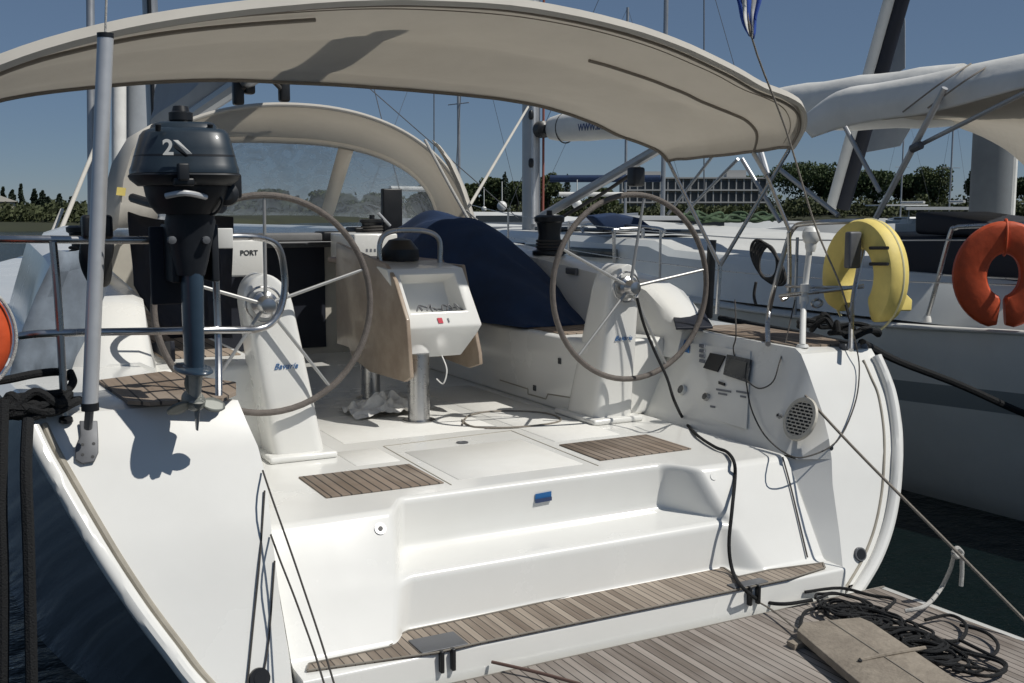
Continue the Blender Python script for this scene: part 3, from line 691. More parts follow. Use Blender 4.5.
# table leaves folded down, and top
lf = [at(x, y, X=1.985) for x, y in ((336, 242), (385, 264), (394, 280), (406, 320), (410, 378), (404, 382), (370, 372), (352, 358), (342, 325), (336, 280))]
MB().prism(lf, (.022, 0, 0)).build('table_leaf', M['tablewood'], Y_, bevel=.005)
rf = [(2.46, 5.0, .33), (2.46, 4.99, .27), (2.46, 5.12, .235), (2.46, 5.9, .26), (2.46, 6.0, .35), (2.46, 6.0, .78), (2.46, 5.2, .78)]
MB().prism(rf, (.022, 0, 0)).build('table_leaf', M['tablewood'], Y_, bevel=.005)
MB().box((2.0, 5.42, .77), (2.46, 6.05, .80)).build('table_top', M['tableedge'], Y_, bevel=.006)
MB().box((2.012, 5.43, .30), (2.452, 5.95, .768)).build('table_box', M['tablewood'], Y_, bevel=.006)
for x, y, h in ((2.1, 4.97, .33), (2.12, 5.72, .3)): 
    tp = MB().lathe((x+.02, y+.03, 0), (0, 0, 1), [(0, .085), (.008, .085), (.01, .056), (h+.02, .056)], 28).build('table_post', M['steel'], Y_)
MB().tube([(2.03, 5.28, .78), (2.03, 5.28, .90), (2.08, 5.28, .955), (2.21, 5.28, .965), (2.32, 5.28, .95), (2.37, 5.28, .90), (2.37, 5.28, .78)], .014, 12).build('grab_hoop', M['steel'], Y_)
MB().lathe((2.21, 5.45, .80), (0, 0, 1), [(0, .1), (.02, .105), (.06, .10), (.11, .06), (.125, .001)], 24).build('compass_dome', M['black'], Y_)
MB().tube([(2.25, 5.0, .33), (2.26, 4.96, .26), (2.24, 4.96, .19), (2.22, 5.0, .21)], .004, 6).build('drain_hose', M['whiteplastic'], Y_)
# --- companionway bulkhead, coachroof
MB().box((XC-1.44, 7.8, 0), (XC+1.44, 7.9, .86)).build('bulkhead', M['gelwarm'], Y_)
MB().box((1.62, 7.786, .05), (2.55, 7.8, .80)).build('companionway_doors', M['navydark'], Y_)
MB().box((1.55, 7.76, .80), (2.62, 7.86, .845)).build('hatch_lip', M['greymetal'], Y_, bevel=.01)
g = MB(); rows = []
for Yc, hw, z in ((7.9, 1.42, .86), (9, 1.38, .93), (11, 1.2, .93), (13, .8, .85), (14, .4, .62)):
    rows.append([Vector((XC-hw-.12, Yc, .3)), Vector((XC-hw, Yc, z-.06)), Vector((XC-hw*.85, Yc, z)), Vector((XC, Yc, z+.03)), Vector((XC+hw*.85, Yc, z)), Vector((XC+hw, Yc, z-.06)), Vector((XC+hw+.12, Yc, .3))])
g.loft(rows); g.build('coachroof', M['gel'], Y_)
g = MB(); rows = []
for Yc, k in ((7.88, 1.08), (10, 1.05), (12.5, .85), (14.5, .51), (16.5, .03)):
    hw = 1.86*k; z = .40+.25*((Yc-3.4)/13)**2; rows.append([Vector((XC-hw, Yc, z)), Vector((XC, Yc, z+.05)), Vector((XC+hw, Yc, z))])
g.loft(rows); g.build('foredeck', M['gel'], Y_)
# instrument pods either side of the hatch
for (x0, y0, x1, y1), tx in (((226, 240, 264, 276), 'PORT'), ((354, 234, 398, 262), None)):
    Yp = 6.9; a = at(x0, y0, Y=Yp); b = at(x1, y1, Y=Yp)
    pod = MB().box((a.x, Yp, b.z), (b.x, Yp+.5, a.z)).build('clutch_pod', M['gel'], Y_, bevel=.012)
    if tx:
        c = at(249, 253, Y=Yp-.002); text('lettering', tx, .045, c, (1, 0, 0), (0, 0, 1), M['greypanel'], pod, 0, .001, .001)
    else:
        for k in range(6):
            c = at(367+k*4, 250, Y=Yp-.001); MB().box((c.x-.008, c.y-.001, c.z-.012), (c.x+.006, c.y, c.z+.008)).build('lettering', M['greyprint'], pod)
# clutches, small dark gear on coachroof
for x, wd, h, m in ((290, .42, .05, 'fibre'), (345, .4, .06, 'black'), (372, .34, .09, 'black')):
    c = at(x, 230 if x < 350 else 226, Y=7.6); MB().box((c.x-wd/2, 7.5, .85), (c.x+wd/2, 7.72, .86+h)).build('rope_clutch', M[m], Y_, bevel=.015)
winch('winch', at(372, 226, Y=7.35).x, 7.35, .87, .08, .14)
c = at(392, 215, Y=7.45); MB().box((c.x-.07, 7.44, .88), (c.x+.08, 7.50, 1.23)).build('speaker_panel', M['black'], Y_, bevel=.01)
T('winch_handle', [at(378, 213, Y=7.3), at(390, 226, Y=7.3)], .012, M['alu'], Y_)
# navy cloth inside the port cockpit
g = MB(); rows = []
for k in range(9):
    t = k/8; a = at(lerp(128, 232, t), 212+10*t+5*math.sin(t*5), Y=5.5); b = at(lerp(134, 232, t), lerp(285, 338, min(1, t*3)), Y=5.3)
    rows.append([lerp(a, b, s/8)+Vector((0, .03*math.sin(k*2.1+s*.7), 0)) for s in range(9)])
g.loft(rows); o = g.build('navy_curtain', M['navydark'], Y_, solid=.01)
# --- mast, boom, genoa
mast = MB(); rows = []
def ell(cx, cy, z, a, b, n=20): return [Vector((cx+math.cos(i*2*math.pi/n)*a, cy+math.sin(i*2*math.pi/n)*b, z)) for i in range(n)]
MB().loft([ell(XC, 11.9, z, .075, .12) for z in (.9, 5, 20)], True).build('mast', M['mastalu'], Y_)
T('mast_groove', [(XC-.03, 11.78, 1), (XC-.03, 11.78, 20)], .022, M['black'], Y_)
g = MB(); rows = []
for k in range(12):
    t = k/11; c = Vector((XC+.02, lerp(11.6, 4.7, t), lerp(2.10, 2.42, t))); w_ = .13+.02*math.sin(k*1.7); h_ = lerp(.30, .17, t)
    rows.append([c+Vector((math.cos(a)*w_*(1 if math.sin(a) < 0 else .6), 0, math.sin(a)*h_)) for a in [i*2*math.pi/16 for i in range(16)]])
g.loft(rows, True); g.build('boom_bag', M['greycanvas'], Y_)
T('boom', [(XC, 11.7, 1.82), (XC, 4.6, 2.24)], .07, M['mastalu'], Y_)
for q in ((238, 93), (249, 82), (284, 90)):
    c = at(*q, Y=8.1); MB().box((c.x-.04, c.y-.04, c.z-.09), (c.x+.04, c.y+.04, c.z+.09)).build('mainsheet_block', M['black'], Y_, bevel=.02)
T('mainsheet', [at(238, 93, Y=8.1), at(262, 75, Y=8.0), at(284, 92, Y=8.1)], .018, M['darkrope'], Y_)
# --- bimini
aft = [(.02, 3.97, 1.30), (.07, 3.93, 1.42), (.21, 3.9, 1.551), (.6, 3.9, 1.69), (1.02, 3.9, 1.787), (1.6, 3.9, 1.868), (2.16, 3.9, 1.888), (2.69, 3.9, 1.829), (3.1, 3.9, 1.728), (3.36, 3.9, 1.636), (3.60, 3.92, 1.575), (3.68, 3.96, 1.48), (3.70, 4.06, 1.375)]
fwd = [(.02, 5.5, 1.28), (.07, 5.5, 1.42), (.22, 5.5, 1.56), (.65, 5.5, 1.66), (1.15, 5.5, 1.725), (1.7, 5.5, 1.745), (2.242, 5.5, 1.738), (2.75, 5.5, 1.725), (3.1, 5.5, 1.69), (3.4, 5.5, 1.625), (3.62, 5.45, 1.53), (3.78, 5.3, 1.44), (3.80, 5.2, 1.36)]
aft = [C0+(Vector(p)-C0)*1.11 for p in aft]; fwd = [C0+(Vector(p)-C0)*1.11 for p in fwd]
A_ = spline([Vector(p) for p in aft], 4); F_ = spline([Vector(p) for p in fwd], 4)
def bim(s, v):   # s along, v across 0 aft .. 1 fwd
    k = min(len(A_)-1, max(0, s*(len(A_)-1))); i = min(int(k), len(A_)-2); f = k-i
    a = lerp(A_[i], A_[i+1], f); b = lerp(F_[i], F_[i+1], f); p = lerp(a, b, v)
    p.z -= .035*math.sin(math.pi*((v*2.2) % 1))*math.sin(math.pi*s)
    p.z += .006*noise.noise(Vector((s*9, v*5, 0)))+.004*noise.noise(Vector((s*26+v*5, v*7, 3)))*(.3+s*.7)
    q = (s-1)*.9-(v-1.0)*.38; p.z += .016*math.exp(-(q/.035)**2)*max(0, min(1, (s-.68)/.12))*max(0, min(1, (1-v)*6))
    q = (s-1)*.5+(v-.1)*.30; p.z += .010*math.exp(-(q/.02)**2)*max(0, min(1, (s-.6)/.12))
    return p
g = MB(); rows = [[bim(i/150, j/36) for j in range(37)] for i in range(151)]; g.loft(rows)
bimini = g.build('bimini', M['canvas'], Y_, solid=.004, ang=60)
# light hem along the aft edge
g = MB(); rows = []
for i in range(61):
    p = bim(i/60, 0); h = .030+.03*(1-i/60); rows.append([p+Vector((0, -.012, .018)), p+Vector((0, -.03, -h*.4)), p+Vector((0, -.012, -h*.8)), p+Vector((0, .02, -.005)), p+Vector((0, .04, .02))])
g.loft(rows, True); g.build('bimini_hem', M['canvaslight'], bimini)
T('bimini_binding', [bim(i/40, 0)+Vector((0, .03, -.03)) for i in range(1, 41)], .008, M['seamcanvas'], bimini, n=6, sub=2)
T('bimini_binding', [bim(i/40, 1)+Vector((0, -.0, -.006)) for i in range(41)], .013, M['seamcanvas'], bimini, n=6, sub=2)
T('bimini_binding', [bim(1, j/12)+Vector((0, 0, -.004)) for j in range(13)], .009, M['seamcanvas'], bimini, n=6, sub=2)
T('bimini_bow', [bim(i/40, .10)+Vector((0, 0, -.022)) for i in range(0, 16)], .009, M['seamcanvas'], bimini, n=8, sub=2)
T('bimini_bow', [bim(i/60, .27)+Vector((0, 0, -.016)) for i in range(35, 61)], .009, M['seamcanvas'], bimini, n=8, sub=2)
T('bimini_seam', [bim(i/40, .07)+Vector((0, 0, -.003)) for i in range(3, 40)], .003, M['seamcanvas'], bimini, n=5, sub=2)
DK = .44
def bleg(a, b, r=.012, m='steel'): return T('bimini_leg', [a, b], r, M[m], Y_, smooth=False)
fc = bim(.985, .98)+Vector((0, 0, -.03)); mc = bim(.985, .27)+Vector((0, 0, -.03)); ac = bim(.985, 0)+Vector((0, .03, -.03))
J = at(720, 266, X=3.85); bleg(fc, J, .012); bleg(ac, J, .011); bleg(J, at(717, 314, X=3.84), .012); bleg(mc, at(767, 176, X=4.0), .014, 'alu'); bleg(at(767, 176, X=4.0), at(790, 232, Y=4.1), .010)
for s_, q in ((.0, .98), (.0, .45), (.02, 0)):
    p = bim(s_, q); bleg(p, (.18, 5.0, DK))
# --- dodger
def dome(half, top, base, p=2.6, n=17):
    out = []
    for i in range(n):
        a = math.pi*i/(n-1); cx, sn = math.cos(a), math.sin(a)
        out.append((-math.copysign(abs(cx)**(2/p), cx)*half, base+(top-base)*abs(sn)**(2/p)))
    return out
h1 = dome(1.33, 1.80, .86, 2.15, 33); h2 = [(x+.10, z) for x, z in dome(1.38, 1.64, .88, 2.5, 33)]; h3 = [(x+.12, z) for x, z in dome(1.36, 1.0, .90, 3.0, 33)]
DX = 2.27
rows = [[Vector((DX+x, 7.45, z)) for x, z in h1], [Vector((DX+x, 7.9, z+.0)) for x, z in [(lerp(a[0], b[0], .5), lerp(a[1], b[1], .5)+.015) for a, b in zip(h1, h2)]], [Vector((DX+x, 8.35, z)) for x, z in h2]]
dod = MB().loft(rows).build('dodger', M['canvas'], Y_, solid=.005, ang=60)
# windows: side arcs and front panes between hoop 2 and the coachroof
def drow(t0, t1, i0, i1):
    return [[lerp(Vector((DX+h2[i][0], 8.35, h2[i][1])), Vector((DX+h3[i][0], 9.25, h3[i][1])), t) for i in range(i0, i1+1)] for t in (t0, (t0+t1)/2, t1)]
MB().loft(drow(.0, .07, 0, 32)).build('window_border', M['canvas'], dod, solid=.004)
for i0, i1 in ((1, 7), (8, 19), (20, 31)):
    MB().loft(drow(.07, .95, i0, i1)).build('clear_window', M['film'], dod)
for i0, i1 in ((7, 8), (19, 20)):
    MB().loft(drow(.06, .96, i0, i1)).build('window_strip', M['canvas'], dod, solid=.006)
T('dodger_hoop', [Vector((DX+x, 7.45, z)) for x, z in h1], .016, M['canvaslight'], dod, n=8, sub=2)
# loose side flaps of the dodger: sunlit starboard edge and port side panel
g = MB(); rows = []
for a, b in (((432, 140), (440, 146)), ((444, 158), (455, 165)), ((454, 178), (466, 190)), ((462, 198), (474, 215)), ((468, 215), (482, 238))):
    rows.append([at(*a, Y=7.4), at((a[0]+b[0])/2, (a[1]+b[1])/2, Y=7.34), at(*b, Y=7.4)])
MB().loft(rows).build('side_flap', M['canvaslight'], dod, solid=.006)
g = MB(); rows = []
for l, r, y in ((128, 196, 124), (112, 170, 150), (104, 160, 180), (100, 158, 205), (98, 155, 228)):
    rows.append([at(l, y+14, Y=7.3), at(lerp(l, r, .35), y, Y=7.2), at(lerp(l, r, .7), y, Y=7.3), at(r, y+6, Y=7.45)])
MB().loft(rows).build('side_flap', M['canvaslight'], dod, solid=.006)
sticker('yellow_tag', [at(117, 187, Y=7.18), at(126, 188, Y=7.18), at(125, 196, Y=7.18), at(116, 195, Y=7.18)], M['yellow'], dod)
T('dodger_strap', [at(425, 140, Y=7.38), at(452, 190, Y=7.1), at(478, 236, Y=6.9)], .011, M['whiterope'], Y_)
T('dodger_strut', [at(470, 205, Y=7.2), at(528, 107, X=5.6)], .012, M['canvaslight'], Y_)
T('lifeline', [at(466, 210, Y=6.6), at(500, 240, X=3.75), at(530, 262, X=3.9)], .006, M['whiterope'], Y_)
# --- davit pole on the port quarter
pb = onS(87, 445, .015)
pole_b = at(90, 404, Y=3.46); pole_t = at(105.5, 38, Y=3.5)
dv = MB().tube([pole_b, pole_t], .0235, 20, smooth=False).build('davit_pole', M['alu'], Y_)
MB().tube([pole_b+Vector((0, 0, -.02)), pole_b+Vector((0, 0, .004))], .026, 16, smooth=False).build('end_ring', M['black'], dv)
MB().tube([pole_t, pole_t+Vector((0, 0, .014))], .0245, 16, smooth=False).build('end_cap', M['black'], dv)
T('whip_aerial', [pole_t+Vector((0, 0, .01)), at(108, -60, Y=3.5)], .0035, M['whiterope'], dv)
T('pole_toe', [pole_b, at(88, 428, Y=3.5)], .013, M['greymetal'], dv)
out = [onS(x, y, .006) for x, y in ((79, 421), (97, 421), (98, 440), (98, 453), (94, 462), (82, 464), (75, 460), (75, 448), (80, 436))]
bpz = MB().prism(out, (0, -.008, .004)).build('pole_foot', M['greymetal'], dv, bevel=.003)
for q in ((82, 444), (93, 443), (82, 454), (92, 456)): MB().lathe(onS(*q, .014), (0, -1, .5), [(0, .006), (.003, .005), (.003, .001)], 10).build('bolt', M['black'], bpz)
c = at(97, 226, Y=3.62); MB().box((c.x-.045, c.y-.03, c.z-.04), (c.x+.045, c.y+.035, c.z+.035)).build('pole_clamp', M['black'], dv, bevel=.012)
# --- port pushpit
def rl(x, y, Y=3.66): return at(x, y, Y=Y)
ps = MB()
ps.tube([rl(-60, 238, 3.9), rl(0, 239, 3.66), rl(148, 240, 3.62), rl(225, 237, 3.66), rl(262, 238, 3.7), rl(278, 247, 3.72), rl(284, 270, 3.74), rl(284, 295, 3.74), rl(276, 318, 3.72), rl(258, 329, 3.70), rl(218, 330, 3.66), rl(60, 333, 3.62), rl(20, 336, 3.66)], .0125, 12)
pp = ps.build('pushpit_rail', M['steel'], Y_)
T('stanchion', [rl(53, 242, 3.62), rl(58, 300, 3.62), onS(66, 421)+Vector((0, .02, .01))], .012, M['steel'], pp)
T('stanchion', [rl(214, 240, 3.67), rl(218, 330, 3.68), at(219, 399, z=.44)], .012, M['steel'], pp)
MB().lathe(onS(66, 421), (0, -.3, 1), [(0, .022), (.01, .02), (.012, .012)], 16).build('rail_foot', M['black'], pp)
MB().lathe(at(219, 400, z=.44), (0, 0, 1), [(0, .028), (.008, .026), (.01, .012)], 16).build('rail_foot', M['black'], pp)
o = MB().box((rl(213, 240).x, 3.60, rl(220, 248).z), (rl(229, 240).x, 3.625, rl(220, 228).z)).build('rail_bracket', M['whiteplastic'], pp, bevel=.003)
# --- starboard pushpit
ss = MB()
X3 = 3.74
ss.tube([at(768, 344, z=.45), at(768, 318, Y=4.2), at(775, 285, Y=4.15), at(788, 240, Y=4.1), at(794, 228, Y=4.05), at(802, 224, Y=4.0), at(830, 222, Y=3.85), at(877, 221, Y=3.7)], .0125, 12)
ss.build('pushpit_rail', M['steel'], Y_)
T('stanchion', [at(866, 225, Y=3.73), at(863, 250, Y=3.73), at(853, 300, Y=3.7), at(851, 350, z=.44)], .012, M['steel'], Y_)
T('stanchion', [at(789, 232, Y=4.06), at(789, 290, Y=4.1), at(782, 300, Y=4.1)], .011, M['steel'], Y_)
T('lower_rail', [at(780, 296, Y=4.1), at(806, 293, Y=3.95), at(864, 286, Y=3.74)], .011, M['steel'], Y_)
T('lower_rail', [at(786, 286, Y=4.1), at(806, 287, Y=3.95), at(864, 287, Y=3.74)], .007, M['steel'], Y_)
o = T('stern_pole', [at(803, 346, z=.45), at(805, 300, Y=3.92), at(811, 245, Y=3.92)], .0145, M['whiteplastic'], None, n=14)
sp_ = thing('danbuoy_pole', 'white pole with a round white head strapped to the starboard stern rail', 'pole', (3.5, 3.8, .45))
bpy.data.objects.remove(o)
MB().tube([at(802.5, 346, z=.452), at(804, 300, Y=3.85), at(810, 245, Y=3.85)], .0145, 14).build('pole', M['whiteplastic'], sp_)
c = at(811, 238, Y=3.85)
MB().lathe(c-Vector((0, 0, .035)), (0, 0, 1), [(-.03, .02), (-.01, .026), (.01, .027), (.02, .036), (.045, .042), (.065, .04), (.085, .025), (.092, .001)], 20).build('lamp_head', M['whiteplastic'], sp_)
for q in ((804, 300), (805, 288)):
    c = at(*q, Y=3.85); MB().tube([c-Vector((0, 0, .018)), c+Vector((0, 0, .018))], .022, 12, smooth=False).build('clamp', M['whiteplastic'], sp_)
c = at(817, 303, Y=3.85); MB().tube([c+Vector((math.cos(a)*.03, 0, math.sin(a)*.018)) for a in [i*.785 for i in range(8)]], .008, 8, closed=True).build('clamp_ring', M['steel'], sp_)
MB().lathe(at(802.5, 347, z=.446), (0, 0, 1), [(0, .03), (.012, .024), (.014, .014)], 16).build('pole_foot', M['whiteplastic'], sp_)
# small fittings at the starboard corner
MB().box((3.66, 3.62, .43), (3.76, 3.66, .455)).build('cleat', M['greymetal'], Y_, bevel=.006)
T('fairlead', [at(862, 345, Y=3.66), at(874, 375, Y=3.6)], .022, M['greymetal'], Y_)
# ================================================================== outboard motor
OY = 3.42
def oc(x, y, Y=OY): return at(x, y, Y=Y)
om = thing('outboard_motor', 'dark blue-grey outboard motor with a 2 on its cowling clamped to the port stern rail', 'outboard motor', oc(190, 400))
sc = .0034    # metres per picture pixel at the motor's distance, used to keep the sizes right
def ring(x, y, wx, wy, n=28, p=3.0, dy=0, tilt=0):
    c = oc(x, y); out = []
    for i in range(n):
        a = 2*math.pi*i/n; cx, sn = math.cos(a), math.sin(a)
        u = math.copysign(abs(cx)**(2/p), cx)*wx*sc*.9; v = math.copysign(abs(sn)**(2/p), sn)*wy*sc*.9
        out.append(c+Vector((u*math.cos(-.25)-0*v, v+dy+u*math.sin(-.25), tilt*v)))
    return out
g = MB(); g.loft([ring(184, y, wx, wy) for y, wx, wy in ((129, 33, 28), (131, 38, 35), (135, 41, 39), (150, 45, 43), (166, 49, 46), (170, 50.5, 48), (174, 50.5, 48))], True)
cow = g.build('cowling', M['cowl'], om, ang=40)
g = MB(); g.loft([ring(183.5, y, wx, wy) for y, wx, wy in ((123, 27, 20), (125, 30, 23), (130, 32, 25))], True); g.build('cowling_top', M['cowl'], om, ang=40)
for dx in (-26, 26): MB().lathe(oc(184+dx, 131, OY-.09), (0, -.3, 1), [(0, .008), (.02, .009), (.022, .002)], 10).build('cowling_bolt', M['black'], cow)
MB().lathe(oc(181, 123), (0, 0, 1), [(0, .03), (.008, .036), (.03, .036), (.035, .026), (.05, .022), (.053, .001)], 18).build('fuel_cap', M['black'], om)
MB().loft([ring(184, y, wx, wy) for y, wx, wy in ((174.5, 51, 48), (176, 52, 49), (180, 50, 47), (186, 43, 40))], True).build('cowling_lip', M['cowldark'], om, ang=40)
MB().loft([ring(186, y, wx, wy, p=2.4) for y, wx, wy in ((186.5, 40, 38), (196, 38, 36), (206, 34, 30), (214, 27, 26))], True).build('engine_block', M['cowldark'], om)
c = oc(184, 170, OY-.165); MB().box((c.x-.016, c.y-.0, c.z-.03), (c.x+.016, c.y+.03, c.z+.02)).build('latch', M['cowldark'], om, bevel=.005)
c = oc(224, 194); MB().lathe(c+Vector((0, -.03, 0)), (0.2, 1, 0), [(-.05, .02), (-.04, .036), (.03, .04), (.05, .02)], 18).build('carburettor', M['cowldark'], om)
c = oc(232, 183); MB().box((c.x-.02, c.y-.03, c.z-.05), (c.x+.025, c.y+.06, c.z+.03)).build('control_lever', M['black'], om, bevel=.01)
c = oc(216, 206); MB().lathe(c, (0.3, -1, .2), [(-.02, .02), (.02, .028), (.03, .01)], 14).build('carburettor', M['greymetal'], om)
T('tiller_arm', [oc(168, 206, OY+.05), oc(150, 203, OY+.25), oc(133, 198, OY+.45)], .016, M['cowldark'], om)
T('steering_collar', [oc(166, 196, OY-.11), oc(185, 193, OY-.14), oc(206, 197, OY-.11)], .009, M['alu'], om)
T('throttle_cable', [oc(207, 186, OY-.1), oc(222, 200, OY-.1), oc(214, 214, OY-.08), oc(200, 212, OY-.05)], .004, M['black'], om)
MB().loft([ring(190, y, wx, wy, p=2.6) for y, wx, wy in ((213, 22, 24), (222, 24, 22), (240, 21, 20), (262, 17, 18), (275, 14, 16))], True).build('swivel_bracket', M['cowldark'], om)
MB().loft([ring(x, y, wx, wy, p=2.4) for x, y, wx, wy in ((191, 268, 11, 16), (192, 275, 10.5, 17), (193, 320, 10, 17), (194, 350, 9.5, 17), (194, 366, 9, 17), (194, 368, 12, 26))], True).build('drive_leg', M['leg'], om)
MB().loft([ring(193, y, wx, wy, p=2.2) for y, wx, wy in ((367, 17, 40), (370, 18, 42), (372, 15, 36))], True).build('cavitation_plate', M['leg'], om, bevel=.003)
MB().loft([ring(194, y, wx, wy, p=2) for y, wx, wy in ((371, 8, 20), (385, 7, 18), (396, 6, 16), (400, 9, 26))], True).build('gearcase', M['zinc'], om)
ph = oc(196, 402, OY-.02)
hub = MB().lathe(ph, (0, -1, 0), [(-.08, .03), (-.02, .032), (.0, .03), (.02, .022), (.03, .017), (.045, .016), (.05, .002)], 20).build('propeller', M['darkprop'], om)
for k, ang in enumerate((-14, 100, 196)):
    a = R(ang); u = Vector((math.cos(a), 0, math.sin(a))); v = Vector((-math.sin(a), 0, math.cos(a))); rows = []
    for i in range(9):
        t = i/8; q = .022+.07*t; wd = .008+.018*math.sin(math.pi*min(1, t*.98+.04))**.7
        rows.append([ph+u*q+(v*math.cos(.7)+Vector((0, 1, 0))*math.sin(.7))*wd*e+Vector((0, .0, 0)) for e in (-1, -.5, 0, .5, 1)])
    MB().loft(rows).build('blade', M['darkprop'], hub, solid=.005)
MB().loft([ring(197, y, wx, wy, p=2) for y, wx, wy in ((406, 1.6, 14), (420, 1.3, 9), (430, .9, 5))], True).build('skeg', M['leg'], om)
MB().loft([ring(184, y, wx, wy) for y, wx, wy in ((156, 46.6, 44.4), (158, 46.9, 44.7))], True).build('cowling_seam', M['cowldark'], cow)
c = oc(184, 182, OY-.14); MB().box((c.x-.03, c.y-.01, c.z-.012), (c.x+.03, c.y+.02, c.z+.012)).build('pull_handle', M['black'], om, bevel=.006)
for q in ((172, 240), (206, 240)): MB().lathe(oc(q[0], q[1], OY-.075), (0, -1, 0), [(-.02, .012), (.01, .012), (.012, .004)], 10).build('clamp_bolt', M['greymetal'], om)
# clamp bracket to the rail
for dx in (-.06, .06):
    c = oc(190, 240, 3.5); MB().box((c.x+dx-.012, 3.42, c.z-.13), (c.x+dx+.012, 3.60, c.z+.05)).build('clamp_bracket', M['cowldark'], om, bevel=.006)
o = MB().box((oc(158, 240).x, 3.56, rl(220, 300).z), (oc(212, 240).x, 3.59, rl(220, 226).z)).build('mounting_board', M['navydark'], pp, bevel=.004)
yfc = OY-.155
c2 = oc(168, 148, yfc); text('cowling_number', '2', .062, c2, (1, -.25, 0), (0, 0, 1), M['whiteplastic'], cow, 0, .001, .0015)
a0, a1 = oc(173, 140, yfc-.004), oc(187, 154, yfc-.004); cc = [a0, a0+Vector((.014, 0, 0)), a1+Vector((.014, -.004, 0)), a1]
MB().prism(cc, (0, -.002, 0)).build('cowling_mark', M['whiteplastic'], cow, smooth=False)
b0, b1 = oc(173, 147, yfc-.004), oc(185, 157, yfc-.004); MB().prism([b0, b0+Vector((.006, 0, .01)), b1+Vector((.01, -.004, .002)), b1], (0, -.002, 0)).build('cowling_mark', M['black'], cow, smooth=False)
# ================================================================== loose things on the yacht
def horseshoe(name, label, c, u, R0, wd, th, m, m2, gap=.62, tilt=0, elong=1.15, group=None):
    root = thing(name, label, 'lifebuoy', c, group); c = Vector(c); u = Vector(u).normalized(); n = u.cross(Vector((0, 0, 1))).normalized(); z = Vector((0, 0, 1))
    ct, st = math.cos(tilt), math.sin(tilt); u2 = u*ct+z*st; z2 = z*ct-u*st
    path = []; ns = 40
    for i in range(ns+1):
        a = math.pi/2+lerp(-(math.pi-gap), math.pi-gap, i/ns)
        path.append((math.cos(a)*R0, math.sin(a)*R0*elong, a))
    rows = []
    for i, (x, y, a) in enumerate(path):
        e = min(i, ns-i)/ns; k = min(1, (.45 if gap > .5 else .8)+e*9); o_ = u2*math.cos(a)+z2*math.sin(a)
        P = c+u2*x+z2*y; row = []
        for j in range(16):
            b = 2*math.pi*j/16; cb, sb = math.cos(b), math.sin(b)
            row.append(P+o_*math.copysign(abs(cb)**.5, cb)*wd/2*k+n*math.copysign(abs(sb)**.5, sb)*th/2*k)
        rows.append(row)
    body = MB().loft(rows, True).build('foam_cover', m, root)
    for q in (() if gap > .6 else (.5,)):
        i = int(q*ns); x, y, a = path[i]; P = c+u2*x+z2*y; o_ = u2*math.cos(a)+z2*math.sin(a)
        ring_ = [P+o_*math.cos(b)*wd*.54+n*math.sin(b)*th*.58 for b in [k*math.pi/6 for k in range(12)]]
        MB().tube(ring_, .008, 6, closed=True).build('webbing_strap', m2, root)
    if gap > .5: T('piping', [c+u2*x+z2*y+(u2*math.cos(a)+z2*math.sin(a))*wd*.485-n*th*.1 for x, y, a in path], .006, m2, root, n=6, sub=2)
    return root
hc = at(864, 277, X=3.86)
yb = horseshoe('horseshoe_lifebuoy', 'yellow horseshoe lifebuoy hanging on the starboard stern rail', hc, (-.10, -1, 0), .182, .14, .12, M['yellow'], M['yellowpale'], gap=.62, tilt=-.12, elong=1.12)
g = MB(); q = at(846, 262, Y=3.7)
for dz in (.02, -.02):
    T('strap_end', [at(870, 256-dz*400, X=3.765), at(888, 256-dz*400, X=3.765)], .008, M['black'], yb)
MB().box((at(850, 250, Y=3.66).x, 3.66, .80), (at(862, 250, Y=3.66).x, 3.70, .97)).build('holder_bracket', M['greymetal'], yb, bevel=.01)
MB().prism([at(898, 285, Y=3.8), at(913, 300, Y=3.8), at(912, 311, Y=3.8), at(893, 311, Y=3.8)], (0, .03, 0)).build('drogue_pocket', M['yellow'], yb, bevel=.008)
# orange lifebuoy cut by the left edge
lc = at(-44, 337, Y=3.45)
ob = thing('ring_lifebuoy', 'orange lifebuoy with white cord hanging at the far left edge of the photo', 'lifebuoy', lc)
g = MB(); g.loft([[lc+Vector((math.cos(a)*(.095+.052*math.cos(b)), .045*math.sin(b), math.sin(a)*(.115+.052*math.cos(b)))) for b in [j*math.pi/8 for j in range(16)]] for a in [i*math.pi/20 for i in range(41)]], True, False)
g.build('ring', M['orange'], ob)
T('grab_cord', [lc+Vector((math.cos(a)*.155, -.03, math.sin(a)*.17)) for a in [-1.4, -1, -.6, -.2, .2, .6, 1, 1.4]], .005, M['whiterope'], ob)
# orange dangling ribbon between
# black rope tangle at the port stern cleat
def tangle(g, c, rx, ry, rz, n, r, seed, drape=None):
    rng.seed(seed); pts = []
    ph = 0
    for i in range(n):
        ph += rng.uniform(.6, 1.0); k = rng.uniform(.6, 1)
        pts.append(Vector(c)+Vector((math.cos(ph)*rx*k+rng.uniform(-1, 1)*rx*.15, math.sin(ph*1.03)*ry*k+rng.uniform(-1, 1)*ry*.15, abs(rng.gauss(0, rz))*.6)))
    g.tube(pts, r, 7, sub=6)
g = MB(); c = at(28, 395, Y=3.62)
for k in range(7): tangle(g, c+Vector((random.Random(k).uniform(-.04, .06), 0, -.06)), .10, .07, .05, 14, .014, 40+k)
g.tube([at(66, 378, Y=3.7), at(60, 372, Y=3.66), at(35, 374, Y=3.62), at(5, 380, Y=3.6), at(-30, 384, Y=3.6)], .013, 8)
g.tube([at(70, 372, Y=3.7), at(73, 382, Y=3.66), at(64, 392, Y=3.62), at(40, 395, Y=3.6), at(10, 398, Y=3.6)], .013, 8)
g.tube([at(28, 420, Y=3.45), at(26, 470, Y=3.35), at(29, 560, Y=3.3), at(32, 700, Y=3.25), at(34, 850, Y=3.2)], .017, 8)
